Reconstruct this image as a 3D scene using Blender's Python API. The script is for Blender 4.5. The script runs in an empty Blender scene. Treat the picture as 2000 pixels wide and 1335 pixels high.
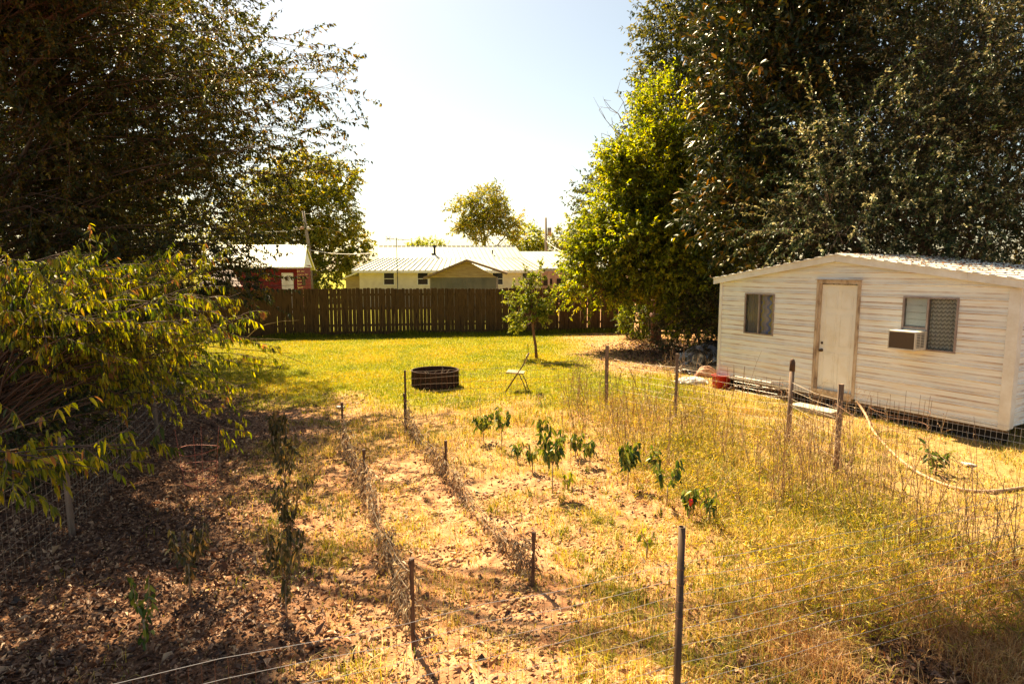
import bpy, math, random
import numpy as np
from math import radians, sin, cos, pi
from mathutils import Vector

S = bpy.context.scene
COL = S.collection

# ---------------------------------------------------------------- camera
H = 2.65
PITCH = math.atan(139.5 / 1200)
cam = bpy.data.cameras.new('camera')
cam.sensor_width = 36
cam.lens = 21.6
cam.clip_start = 0.05
cam.clip_end = 6000
camo = bpy.data.objects.new('camera', cam)
COL.objects.link(camo)
camo.location = (0, 0, H)
camo.rotation_euler = (pi / 2 - PITCH, 0, 0)
S.camera = camo
S.render.resolution_x = 1024
S.render.resolution_y = 683

# ---------------------------------------------------------------- light
SUN_AZ = (-0.49, 0.872)          # towards the sun
SUN_EL = radians(52)
w = bpy.data.worlds.new('World')
S.world = w
w.use_nodes = True
nt = w.node_tree
nt.nodes.clear()
sky = nt.nodes.new('ShaderNodeTexSky')
sky.sky_type = 'NISHITA'
sky.sun_disc = False
sky.sun_elevation = SUN_EL
sky.sun_rotation = math.atan2(SUN_AZ[0], SUN_AZ[1])
sky.air_density = 1.0
sky.dust_density = 1.1
sky.ozone_density = 1.0
tint = nt.nodes.new('ShaderNodeMix')
tint.data_type = 'RGBA'
tint.blend_type = 'MULTIPLY'
tint.inputs[0].default_value = 1.0
tint.inputs[7].default_value = (1.0, 0.87, 0.68, 1)
bg = nt.nodes.new('ShaderNodeBackground')
bg.inputs[1].default_value = 0.053
wo = nt.nodes.new('ShaderNodeOutputWorld')
nt.links.new(sky.outputs[0], tint.inputs[6])
nt.links.new(tint.outputs[2], bg.inputs[0])
nt.links.new(bg.outputs[0], wo.inputs[0])
sl = bpy.data.lights.new('sun', 'SUN')
sl.energy = 5.0
sl.angle = radians(0.5)
sl.color = (1.0, 0.81, 0.50)
so = bpy.data.objects.new('sun', sl)
COL.objects.link(so)
sd = Vector((SUN_AZ[0] * cos(SUN_EL), SUN_AZ[1] * cos(SUN_EL), sin(SUN_EL)))
so.rotation_euler = sd.to_track_quat('Z', 'Y').to_euler()
so.location = (-20, 30, 40)
S.view_settings.view_transform = 'Standard'
S.view_settings.look = 'None'
S.view_settings.exposure = 2.1
S.view_settings.gamma = 1.0
S.render.engine = 'CYCLES'
S.cycles.max_bounces = 6
S.cycles.diffuse_bounces = 3
S.cycles.transparent_max_bounces = 8

# ---------------------------------------------------------------- helpers
_F = np.array([0, cos(PITCH), -sin(PITCH)])
_U = np.array([0, sin(PITCH), cos(PITCH)])


def ray(px, py):
    return _F + np.array([1., 0, 0]) * (px - 1000) / 1200 - _U * (py - 667.5) / 1200


def at(px, py, Y):
    d = ray(px, py)
    return np.array([0, 0, H]) + d * (Y / d[1])


def G0(px, py):
    d = ray(px, py)
    return (np.array([0, 0, H]) + d * (-H / d[2]))[:2]


def hsh(ix, iy, seed):
    n = (ix.astype(np.int64) * 374761393 + iy.astype(np.int64) * 668265263 + seed * 982451653) & 0x7fffffff
    n = ((n ^ (n >> 13)) * 1274126177) & 0x7fffffff
    n = n ^ (n >> 16)
    return (n & 0xffff) / 65535.0


def vn(x, y, seed=0):
    x = np.asarray(x, float)
    y = np.asarray(y, float)
    ix = np.floor(x)
    iy = np.floor(y)
    fx = x - ix
    fy = y - iy
    fx = fx * fx * (3 - 2 * fx)
    fy = fy * fy * (3 - 2 * fy)
    a = hsh(ix, iy, seed)
    b = hsh(ix + 1, iy, seed)
    c = hsh(ix, iy + 1, seed)
    d = hsh(ix + 1, iy + 1, seed)
    return (a * (1 - fx) + b * fx) * (1 - fy) + (c * (1 - fx) + d * fx) * fy


def fbm(x, y, seed=0, o=3):
    s = 0
    a = .5
    for i in range(o):
        s = s + a * vn(x * 2 ** i, y * 2 ** i, seed + i * 17)
        a *= .5
    return s / (1 - .5 ** o)


def n3(P, f, seed=0):
    r = np.random.RandomState(seed)
    s = 0
    for i in range(7):
        k = r.normal(size=3)
        k *= f * r.uniform(.6, 1.6) / np.linalg.norm(k)
        s = s + np.sin(P @ k * 6.28 + r.uniform(0, 6.28))
    return s / 7 * 1.6


def sm(a, b, x):
    t = np.clip((x - a) / (b - a), 0, 1)
    return t * t * (3 - 2 * t)


# rows of the garden run along this direction (towards the camera, to the right)
ROWD = np.array([.40, -.917])
ROWN = np.array([.917, .40])


def gz(x, y):
    x = np.asarray(x, float)
    y = np.asarray(y, float)
    near = 1 - sm(11, 14, y)
    z = .05 * (fbm(x * .35, y * .35, 3) - .5)
    q = x * ROWN[0] + y * ROWN[1]
    z = z + near * .022 * np.sin(q * 5.6 + 1.0 + 1.5 * vn(x * .5, y * .5, 8)) * sm(3.2, 1.6, x)
    z = z + near * .035 * (fbm(x * 4, y * 4, 5) - .5)
    return z


def gz1(x, y):
    return float(gz(np.array([x]), np.array([y]))[0])


def gp(px, py):
    a = G0(px, py)
    return np.array([a[0], a[1], gz1(a[0], a[1])])


# ---------------------------------------------------------------- mesh building
def wloc(p):
    v = np.zeros(3)
    while p is not None:
        if p.get('_local'):
            return None
        v = v + np.array(p.location)
        p = p.parent
    return v


class MB:
    def __init__(s):
        s.v = []
        s.f = []
        s.n = 0

    def add(s, v, f):
        v = np.asarray(v, float).reshape(-1, 3)
        s.v.append(v)
        s.f += [tuple(int(i) + s.n for i in q) for q in f]
        s.n += len(v)
        return s

    def box(s, c, d, rz=0, M=None):
        c = np.asarray(c, float)
        x, y, z = [k / 2 for k in d]
        v = np.array([[-x, -y, -z], [x, -y, -z], [x, y, -z], [-x, y, -z], [-x, -y, z], [x, -y, z], [x, y, z], [-x, y, z]])
        if M is not None:
            v = v @ np.asarray(M).T
        if rz:
            R = np.array([[cos(rz), -sin(rz), 0], [sin(rz), cos(rz), 0], [0, 0, 1]])
            v = v @ R.T
        return s.add(v + c, [(0, 3, 2, 1), (4, 5, 6, 7), (0, 1, 5, 4), (1, 2, 6, 5), (2, 3, 7, 6), (3, 0, 4, 7)])

    def bx(s, a, b):
        a = np.minimum(a, b) * 1.0 if False else np.array([min(p, q) for p, q in zip(a, b)])
        b2 = np.array([max(p, q) for p, q in zip(a, b)])
        return s.box((a + b2) / 2, b2 - a)

    def tube(s, P, r, n=6, cap=True):
        P = np.asarray(P, float)
        K = len(P)
        r = np.full(K, r) if np.isscalar(r) else np.asarray(r, float)
        T = np.gradient(P, axis=0)
        T /= np.linalg.norm(T, axis=1)[:, None] + 1e-9
        ref = np.array([0, 0, 1.]) if abs(T[0][2]) < .9 else np.array([1., 0, 0])
        v = []
        for i in range(K):
            a = np.cross(T[i], ref)
            a /= np.linalg.norm(a) + 1e-9
            b = np.cross(T[i], a)
            ref = np.cross(a, T[i])
            for k in range(n):
                t = 2 * pi * k / n
                v.append(P[i] + r[i] * (a * cos(t) + b * sin(t)))
        f = []
        for i in range(K - 1):
            for k in range(n):
                f.append((i * n + k, i * n + (k + 1) % n, (i + 1) * n + (k + 1) % n, (i + 1) * n + k))
        if cap:
            f.append(tuple(range(n - 1, -1, -1)))
            f.append(tuple((K - 1) * n + k for k in range(n)))
        return s.add(v, f)

    def lathe(s, prof, c=(0, 0, 0), n=32):
        v = []
        for r, z in prof:
            for k in range(n):
                t = 2 * pi * k / n
                v.append((c[0] + r * cos(t), c[1] + r * sin(t), c[2] + z))
        f = []
        for i in range(len(prof) - 1):
            for k in range(n):
                f.append((i * n + k, i * n + (k + 1) % n, (i + 1) * n + (k + 1) % n, (i + 1) * n + k))
        return s.add(v, f)

    def prism(s, poly, ext):
        """closed polygon (list of 3d points) extruded by vector ext"""
        p = np.asarray(poly, float)
        m = len(p)
        v = np.vstack([p, p + np.asarray(ext, float)])
        f = [tuple(range(m)), tuple(range(2 * m - 1, m - 1, -1))]
        for i in range(m):
            j = (i + 1) % m
            f.append((j, i, i + m, j + m))
        return s.add(v, f)

    def build(s, name, mat, parent=None, loc=None, smooth=False):
        v = np.vstack(s.v)
        me = bpy.data.meshes.new(name)
        o = bpy.data.objects.new(name, me)
        if loc is not None:
            v = v - np.asarray(loc, float)
            o.location = loc
        elif parent is not None and wloc(parent) is not None:
            v = v - wloc(parent)
        me.from_pydata(v.tolist(), [], s.f)
        me.materials.append(mat)
        if smooth:
            me.polygons.foreach_set('use_smooth', [True] * len(me.polygons))
        COL.objects.link(o)
        if parent is not None:
            o.parent = parent
        return o


def bigmesh(name, V, F, mat, parent=None, rnd=None, loc=None, smooth=False):
    """V (n,3); F (m,k) with constant k"""
    me = bpy.data.meshes.new(name)
    V = np.asarray(V, float)
    o = bpy.data.objects.new(name, me)
    if loc is not None:
        V = V - np.asarray(loc, float)
        o.location = loc
    elif parent is not None:
        V = V - wloc(parent)
    m, k = F.shape
    me.vertices.add(len(V))
    me.vertices.foreach_set('co', V.astype(np.float32).ravel())
    me.loops.add(m * k)
    me.loops.foreach_set('vertex_index', F.astype(np.int32).ravel())
    me.polygons.add(m)
    me.polygons.foreach_set('loop_start', np.arange(0, m * k, k, dtype=np.int32))
    try:
        me.polygons.foreach_set('loop_total', np.full(m, k, dtype=np.int32))
    except Exception:
        pass
    me.update(calc_edges=True)
    if smooth:
        me.polygons.foreach_set('use_smooth', np.ones(m, dtype=bool))
    if rnd is not None:
        a = me.attributes.new('rnd', 'FLOAT', 'POINT')
        a.data.foreach_set('value', rnd.astype(np.float32))
    me.materials.append(mat)
    COL.objects.link(o)
    if parent is not None:
        o.parent = parent
    return o


def tag(o, label=None, cat=None, group=None, kind=None):
    if label:
        o['label'] = label
    if cat:
        o['category'] = cat
    if group:
        o['group'] = group
    if kind:
        o['kind'] = kind
    return o


def empty(name, loc, rz=0, label=None, cat=None, group=None):
    o = bpy.data.objects.new(name, None)
    o.empty_display_size = .2
    o.location = tuple(float(c) for c in loc)
    o.rotation_euler = (0, 0, rz)
    COL.objects.link(o)
    tag(o, label, cat, group)
    return o


def copy_tree(o, parent=None):
    c = o.copy()
    COL.objects.link(c)
    if parent is not None:
        c.parent = parent
    for ch in [k for k in bpy.data.objects if k.parent == o]:
        copy_tree(ch, c)
    return c


# ---------------------------------------------------------------- materials
def mat(name, col=(.5, .5, .5), rough=.7, metal=0, var=None, scale=5, stretch=(1, 1, 1), bump=0, bscale=None, spec=.3, detail=5, lo=.35, hi=.65):
    m = bpy.data.materials.new(name)
    m.use_nodes = True
    n = m.node_tree
    b = n.nodes['Principled BSDF']
    b.inputs['Roughness'].default_value = rough
    b.inputs['Metallic'].default_value = metal
    b.inputs['Specular IOR Level'].default_value = spec
    b.inputs['Base Color'].default_value = (*col, 1)
    if var or bump:
        tc = n.nodes.new('ShaderNodeTexCoord')
        mp = n.nodes.new('ShaderNodeMapping')
        mp.inputs['Scale'].default_value = stretch
        n.links.new(tc.outputs['Object'], mp.inputs[0])
    if var:
        no = n.nodes.new('ShaderNodeTexNoise')
        no.inputs['Scale'].default_value = scale
        no.inputs['Detail'].default_value = detail
        no.inputs['Roughness'].default_value = .65
        n.links.new(mp.outputs[0], no.inputs[0])
        cr = n.nodes.new('ShaderNodeValToRGB')
        cols = [col] + (var if isinstance(var, list) else [var])
        els = cr.color_ramp.elements
        for i, c in enumerate(cols):
            p = lo + (hi - lo) * i / (len(cols) - 1)
            if i < 2:
                e = els[i]
                e.position = p
            else:
                e = els.new(p)
            e.color = (*c, 1)
        n.links.new(no.outputs[0], cr.inputs[0])
        n.links.new(cr.outputs[0], b.inputs['Base Color'])
    if bump:
        nb = n.nodes.new('ShaderNodeTexNoise')
        nb.inputs['Scale'].default_value = bscale or scale * 3
        nb.inputs['Detail'].default_value = 4
        n.links.new(mp.outputs[0], nb.inputs[0])
        bp = n.nodes.new('ShaderNodeBump')
        bp.inputs['Strength'].default_value = bump
        bp.inputs['Distance'].default_value = .02
        n.links.new(nb.outputs[0], bp.inputs['Height'])
        n.links.new(bp.outputs[0], b.inputs['Normal'])
    return m


def leafmat(name, cols, rough=.5, trans=.35, gloss=.35):
    """cols: list of (position, colour) picked by the per-leaf attribute"""
    m = bpy.data.materials.new(name)
    m.use_nodes = True
    n = m.node_tree
    n.nodes.clear()
    out = n.nodes.new('ShaderNodeOutputMaterial')
    at_ = n.nodes.new('ShaderNodeAttribute')
    at_.attribute_name = 'rnd'
    cr = n.nodes.new('ShaderNodeValToRGB')
    els = cr.color_ramp.elements
    for i, (p, c) in enumerate(cols):
        e = els[i] if i < 2 else els.new(p)
        e.position = p
        e.color = (*c, 1)
    n.links.new(at_.outputs['Fac'], cr.inputs[0])
    b = n.nodes.new('ShaderNodeBsdfPrincipled')
    b.inputs['Roughness'].default_value = rough
    b.inputs['Specular IOR Level'].default_value = gloss
    n.links.new(cr.outputs[0], b.inputs['Base Color'])
    tr = n.nodes.new('ShaderNodeBsdfTranslucent')
    hs = n.nodes.new('ShaderNodeHueSaturation')
    hs.inputs['Hue'].default_value = .485
    hs.inputs['Saturation'].default_value = 1.15
    hs.inputs['Value'].default_value = 1.7
    n.links.new(cr.outputs[0], hs.inputs['Color'])
    n.links.new(hs.outputs[0], tr.inputs[0])
    mx = n.nodes.new('ShaderNodeMixShader')
    mx.inputs[0].default_value = trans
    n.links.new(b.outputs[0], mx.inputs[1])
    n.links.new(tr.outputs[0], mx.inputs[2])
    n.links.new(mx.outputs[0], out.inputs[0])
    return m


M = {}
M['bark'] = mat('bark', (.07, .045, .03), .9, var=[(.16, .11, .07)], scale=6, stretch=(3, 3, .6), bump=.5)
M['bark_red'] = mat('bark_red', (.11, .045, .025), .8, var=[(.2, .10, .06)], scale=9, stretch=(2, 2, .6), bump=.3)
M['twig'] = mat('twig', (.06, .035, .022), .8, var=[(.13, .075, .05)], scale=3)
M['twig_pale'] = mat('twig_pale', (.4, .3, .2), .8, var=[(.25, .17, .11)], scale=8)
M['elm'] = leafmat('elm_leaf', [(0, (.02, .026, .007)), (.4, (.045, .055, .01)), (.7, (.075, .075, .012)), (.88, (.16, .09, .018)), (1, (.20, .17, .025))], trans=.3)
M['peach'] = leafmat('peach_leaf', [(0, (.03, .05, .008)), (.4, (.13, .16, .012)), (.8, (.36, .33, .016)), (.97, (.34, .26, .02)), (1, (.26, .14, .05))], trans=.55)
M['oak'] = leafmat('oak_leaf', [(0, (.05, .065, .01)), (.5, (.15, .17, .02)), (.8, (.28, .27, .03)), (1, (.34, .26, .03))], trans=.42)
M['yellowgreen'] = leafmat('yellowgreen_leaf', [(0, (.035, .06, .008)), (.45, (.15, .185, .014)), (.8, (.33, .35, .025)), (1, (.40, .34, .03))], trans=.52)
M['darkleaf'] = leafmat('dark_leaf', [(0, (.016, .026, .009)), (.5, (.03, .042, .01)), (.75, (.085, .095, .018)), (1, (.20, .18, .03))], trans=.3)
M['magnolia'] = leafmat('magnolia_leaf', [(0, (.016, .028, .01)), (.55, (.03, .045, .012)), (.72, (.07, .065, .014)), (.93, (.17, .15, .025)), (1, (.32, .17, .03))], rough=.4, trans=.1, gloss=.25)  # lighter tones paint in leaf highlights in place of stronger gloss
M['silverleaf'] = leafmat('silver_leaf', [(0, (.018, .032, .012)), (.5, (.04, .062, .02)), (.75, (.14, .14, .045)), (1, (.50, .44, .22))], rough=.45, trans=.15, gloss=.3)  # palest tones paint in the sun's glints on the leaves
M['sapling'] = leafmat('sapling_leaf', [(0, (.08, .12, .015)), (.6, (.19, .22, .03)), (1, (.34, .32, .06))], trans=.35)
M['pepperleaf'] = leafmat('pepper_leaf', [(0, (.025, .055, .012)), (.45, (.075, .125, .02)), (1, (.30, .30, .05))], trans=.25, rough=.4)
M['wilted'] = leafmat('wilted_leaf', [(0, (.03, .035, .012)), (.6, (.07, .06, .02)), (1, (.2, .13, .05))], trans=.25)
M['weed'] = leafmat('weed_leaf', [(0, (.05, .10, .02)), (.6, (.09, .14, .03)), (1, (.2, .2, .05))], trans=.35)
M['deadvine'] = leafmat('dead_vine', [(0, (.05, .03, .018)), (.45, (.20, .12, .06)), (1, (.58, .43, .23))], trans=.2)
M['litter'] = leafmat('litter', [(0, (.035, .018, .012)), (.35, (.10, .05, .03)), (.7, (.28, .15, .085)), (1, (.55, .36, .21))], trans=.1, rough=.6)
M['lawn'] = leafmat('lawn', [(0, (.09, .13, .008)), (.4, (.24, .25, .012)), (.75, (.42, .31, .03)), (1, (.52, .34, .11))], trans=.35)
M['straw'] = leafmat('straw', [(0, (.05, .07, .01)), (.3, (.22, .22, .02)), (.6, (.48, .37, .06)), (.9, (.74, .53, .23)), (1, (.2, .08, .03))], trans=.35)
M['stalk'] = leafmat('stalk', [(0, (.16, .07, .03)), (.5, (.3, .17, .08)), (1, (.5, .36, .2))], trans=.1)
M['wood_fence'] = mat('wood_fence', (.055, .031, .013), .9, var=[(.11, .062, .026), (.036, .021, .010)], scale=2.2, stretch=(9, 9, .7), bump=.4, bscale=12)
M['wood_post'] = mat('wood_post', (.10, .06, .03), .9, var=[(.2, .13, .07)], scale=3, stretch=(5, 5, .5), bump=.3)
M['white_metal'] = mat('white_metal_roof', (.36, .37, .31), .6, var=[(.30, .30, .24)], scale=1.2, metal=0)
M['white_trim'] = mat('white_trim', (.84, .84, .80), .5, var=[(.68, .63, .54)], scale=3, bump=.05)
M['cream'] = mat('cream_siding', (.78, .70, .52), .7, var=[(.66, .58, .42)], scale=2)
M['beige'] = mat('beige_board', (.42, .34, .2), .8, var=[(.3, .22, .12)], scale=2, stretch=(1, 1, 6))
M['grey_wall'] = mat('grey_wall', (.12, .12, .11), .8, var=[(.17, .16, .14)], scale=1.5)
M['brown_roof'] = mat('brown_roof', (.16, .11, .08), .8, var=[(.25, .18, .12)], scale=5)
M['red'] = mat('red_wood', (.15, .013, .01), .8, var=[(.20, .02, .015)], scale=3, stretch=(1, 1, 4))
M['corr'] = mat('corrugated', (.26, .2, .17), .7, metal=0, var=[(.13, .085, .07)], scale=2)
M['pink'] = mat('pinkish_wall', (.6, .45, .36), .8)
M['glass_dark'] = mat('glass_dark', (.02, .022, .025), .12, spec=.6)
M['dark_metal'] = mat('dark_metal', (.03, .03, .03), .5)
M['pole'] = mat('pole', (.22, .17, .13), .9, var=[(.3, .24, .18)], scale=3, stretch=(3, 3, .3))
M['wire'] = mat('wire_galv', (.30, .24, .18), .5, metal=.3)
M['wire_pale'] = mat('wire_pale', (.62, .58, .54), .4, metal=.3)
M['wire_rust'] = mat('wire_rust', (.16, .07, .035), .7, metal=.3, var=[(.28, .15, .09)], scale=8)
M['rust'] = mat('rust', (.018, .010, .007), .8, metal=.1, var=[(.055, .02, .010), (.012, .008, .006)], scale=7, bump=.4)
M['pipe'] = mat('pipe', (.13, .08, .045), .5, metal=.1, var=[(.05, .03, .018), (.22, .14, .08)], scale=4, stretch=(1, 1, .3), bump=.1)
M['tpost'] = mat('steel_post', (.07, .04, .03), .7, metal=.3, var=[(.14, .08, .05)], scale=9)
M['postwood'] = mat('grey_post', (.26, .18, .13), .9, var=[(.13, .085, .06)], scale=5, stretch=(3, 3, .6), bump=.4)
M['red_plastic'] = mat('red_plastic', (.38, .014, .008), .4, var=[(.28, .012, .008)], scale=8)
M['black_bag'] = mat('black_bag', (.022, .019, .016), .25, spec=.6, var=[(.04, .034, .028)], scale=4)
M['brown_bag'] = mat('brown_bag', (.22, .10, .06), .7, var=[(.4, .24, .16)], scale=6)
M['white_plastic'] = mat('white_plastic', (.6, .58, .55), .5, var=[(.35, .3, .26)], scale=7)
M['hose'] = mat('hose', (.46, .30, .18), .6, var=[(.34, .21, .12)], scale=6)
M['concrete'] = mat('concrete', (.48, .43, .35), .85, var=[(.36, .31, .24)], scale=9, bump=.2)
M['chair_seat'] = mat('chair_paint', (.50, .38, .24), .45, var=[(.36, .25, .15)], scale=8)
M['chair_frame'] = mat('chair_frame', (.16, .10, .06), .45, metal=.4)
M['pepper_red'] = mat('pepper_red', (.6, .02, .01), .25, spec=.6)
M['ac_white'] = mat('ac_case', (.68, .64, .55), .5, var=[(.55, .5, .4)], scale=9)
M['ac_grille'] = mat('ac_grille', (.17, .12, .075), .6)
M['brass'] = mat('door_knob', (.09, .06, .04), .35, metal=.8)
M['window_frame'] = mat('window_frame', (.26, .2, .18), .5, metal=.4, var=[(.4, .33, .3)], scale=6)
M['blind'] = mat('blind', (.66, .72, .72), .6)
M['void'] = mat('crawl_shade', (.02, .016, .012), .9)  # near-black, painted shade for the gap under the shed
M['concrete_block'] = mat('concrete_block', (.2, .18, .16), .9, var=[(.14, .12, .1)], scale=9)


# weathered white siding: rust and dirt streaks that follow the ribs
def siding_mat():
    m = bpy.data.materials.new('weathered_siding')
    m.use_nodes = True
    n = m.node_tree
    b = n.nodes['Principled BSDF']
    b.inputs['Roughness'].default_value = .6
    b.inputs['Specular IOR Level'].default_value = .25
    tc = n.nodes.new('ShaderNodeTexCoord')

    def noise(sc, scale, det=6, rg=.7):
        mp = n.nodes.new('ShaderNodeMapping')
        mp.inputs['Scale'].default_value = sc
        n.links.new(tc.outputs['Object'], mp.inputs[0])
        no = n.nodes.new('ShaderNodeTexNoise')
        no.inputs['Scale'].default_value = scale
        no.inputs['Detail'].default_value = det
        no.inputs['Roughness'].default_value = rg
        n.links.new(mp.outputs[0], no.inputs[0])
        return no.outputs[0]

    def ramp(src, a, b_, c0=(0, 0, 0), c1=(1, 1, 1)):
        r = n.nodes.new('ShaderNodeValToRGB')
        r.color_ramp.elements[0].position = a
        r.color_ramp.elements[1].position = b_
        r.color_ramp.elements[0].color = (*c0, 1)
        r.color_ramp.elements[1].color = (*c1, 1)
        n.links.new(src, r.inputs[0])
        return r.outputs[0]

    def mix(f, a, b_):
        x = n.nodes.new('ShaderNodeMix')
        x.data_type = 'RGBA'
        n.links.new(f, x.inputs[0])
        for s_, i in ((a, 6), (b_, 7)):
            if isinstance(s_, tuple):
                x.inputs[i].default_value = (*s_, 1)
            else:
                n.links.new(s_, x.inputs[i])
        return x.outputs[2]

    def mul(a, b_):
        x = n.nodes.new('ShaderNodeMath')
        x.operation = 'MULTIPLY'
        for s_, i in ((a, 0), (b_, 1)):
            if isinstance(s_, (int, float)):
                x.inputs[i].default_value = s_
            else:
                n.links.new(s_, x.inputs[i])
        return x.outputs[0]

    base = mix(ramp(noise((.6, 1, 4), 2.5), .4, .65), (.86, .87, .84), (.76, .80, .79))
    warm = ramp(noise((.5, 1, 9), 2.2), .48, .68)
    c1 = mix(mul(warm, .62), base, (.74, .55, .30))
    # rib lines: dirt collects at the laps, every 0.17 m
    sx = n.nodes.new('ShaderNodeSeparateXYZ')
    n.links.new(tc.outputs['Object'], sx.inputs[0])
    ma = n.nodes.new('ShaderNodeMath')
    ma.operation = 'DIVIDE'
    ma.inputs[1].default_value = .21
    n.links.new(sx.outputs[2], ma.inputs[0])
    fr = n.nodes.new('ShaderNodeMath')
    fr.operation = 'FRACT'
    n.links.new(ma.outputs[0], fr.inputs[0])
    pk = n.nodes.new('ShaderNodeValToRGB')
    els = pk.color_ramp.elements
    for p_, v_ in ((0, .0), (.38, .0), (.41, 1.), (.44, .8), (.48, .15), (.60, .15), (.63, .8), (.67, .1), (.8, .0)):
        e = els[0] if p_ == 0 else (els[1] if p_ == .36 else els.new(p_))
        e.position = p_
        e.color = (v_, v_, v_, 1)
    n.links.new(fr.outputs[0], pk.inputs[0])
    streak = ramp(noise((.9, 1, 1.2), 1.5, 5, .6), .36, .62)
    c2 = mix(mul(mul(pk.outputs[0], streak), 1.0), c1, (.33, .16, .065))
    dark = ramp(noise((.8, 1, 12), 1.9, 14, .75), .60, .70)
    c3 = mix(mul(dark, .6), c2, (.17, .11, .08))
    n.links.new(c3, b.inputs['Base Color'])
    return m


M['siding'] = siding_mat()


def ground_mat():
    m = bpy.data.materials.new('yard_ground')
    m.use_nodes = True
    n = m.node_tree
    b = n.nodes['Principled BSDF']
    b.inputs['Roughness'].default_value = .95
    b.inputs['Specular IOR Level'].default_value = .1
    tc = n.nodes.new('ShaderNodeTexCoord')
    at_ = n.nodes.new('ShaderNodeAttribute')
    at_.attribute_name = 'zone'
    sp = n.nodes.new('ShaderNodeSeparateColor')
    n.links.new(at_.outputs['Color'], sp.inputs[0])

    def noise(scale, det=6, rg=.65):
        no = n.nodes.new('ShaderNodeTexNoise')
        no.inputs['Scale'].default_value = scale
        no.inputs['Detail'].default_value = det
        no.inputs['Roughness'].default_value = rg
        n.links.new(tc.outputs['Object'], no.inputs[0])
        return no.outputs[0]

    def ramp(src, stops):
        r = n.nodes.new('ShaderNodeValToRGB')
        els = r.color_ramp.elements
        for i, (p, c) in enumerate(stops):
            e = els[i] if i < 2 else els.new(p)
            e.position = p
            e.color = (*c, 1)
        n.links.new(src, r.inputs[0])
        return r.outputs[0]

    def mix(f, a, b_):
        x = n.nodes.new('ShaderNodeMix')
        x.data_type = 'RGBA'
        n.links.new(f, x.inputs[0])
        n.links.new(a, x.inputs[6])
        n.links.new(b_, x.inputs[7])
        return x.outputs[2]
    dirt = ramp(noise(5), [(.32, (.18, .08, .04)), (.5, (.38, .19, .095)), (.68, (.55, .32, .18))])
    lawn = ramp(noise(2.2, 8, .8), [(.3, (.10, .12, .010)), (.48, (.20, .20, .014)), (.62, (.33, .25, .025)), (.75, (.42, .25, .07))])
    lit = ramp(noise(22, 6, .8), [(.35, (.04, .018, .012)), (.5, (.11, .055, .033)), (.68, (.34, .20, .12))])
    dry = ramp(noise(9, 8, .8), [(.3, (.14, .08, .03)), (.5, (.30, .19, .07)), (.7, (.52, .34, .15))])
    c = mix(sp.outputs[2], dirt, dry)
    c = mix(sp.outputs[0], c, lawn)
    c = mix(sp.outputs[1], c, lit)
    n.links.new(c, b.inputs['Base Color'])
    bp = n.nodes.new('ShaderNodeBump')
    bp.inputs['Strength'].default_value = .8
    bp.inputs['Distance'].default_value = .03
    n.links.new(noise(28, 6, .7), bp.inputs['Height'])
    n.links.new(bp.outputs[0], b.inputs['Normal'])
    return m


M['ground'] = ground_mat()


# ---------------------------------------------------------------- ground
PEP = []


def zones(x, y, full=False):
    n1 = fbm(x * .6, y * .6, 11) - .5
    n2 = fbm(x * 1.7, y * 1.7, 23) - .5
    lawn = sm(11.0, 13.0, y + 3.0 * n1 + 1.2 * n2)
    # bare tan patch in front of the right part of the wooden fence
    bare = sm(1.2, 3.2, x + 1.8 * n1) * sm(14.6, 16.2, y + 2 * n2)
    shedstrip = sm(3.6, 4.6, x + n1) * (1 - sm(14, 18, y))
    lawn = lawn * (1 - .9 * bare) * (1 - .75 * shedstrip)
    q = x + .42 * (y - 6)          # moves with the direction of the rows
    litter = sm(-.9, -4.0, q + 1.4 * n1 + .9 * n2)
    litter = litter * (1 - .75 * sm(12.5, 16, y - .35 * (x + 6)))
    bx_ = np.interp(y, [4, 5.5, 7, 8, 9, 12], [1.1, 1.8, 2.5, 1.9, 1.1, .7])
    dry = sm(-.7, .9, x - bx_ + 1.5 * n1 + n2) * (1 - sm(12, 15, y))
    dry = np.maximum(dry, .55 * sm(7.0, 9.0, y + 2 * n1) * (1 - sm(12, 15, y)) * sm(-4, -2, x))
    corner = sm(4.9, 3.7, y - .28 * (x - 1) + .8 * n1) * sm(.6, 2.2, x)  # dead thatch and litter, whose dark tone also paints in the shade here
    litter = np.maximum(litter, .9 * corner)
    if full:
        return corner
    return lawn, np.clip(litter, 0, 1), np.clip(dry, 0, 1), bare


def axis(parts):
    a = []
    for lo, hi, st in parts:
        a += list(np.arange(lo, hi, st))
    return np.array(a)


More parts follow.
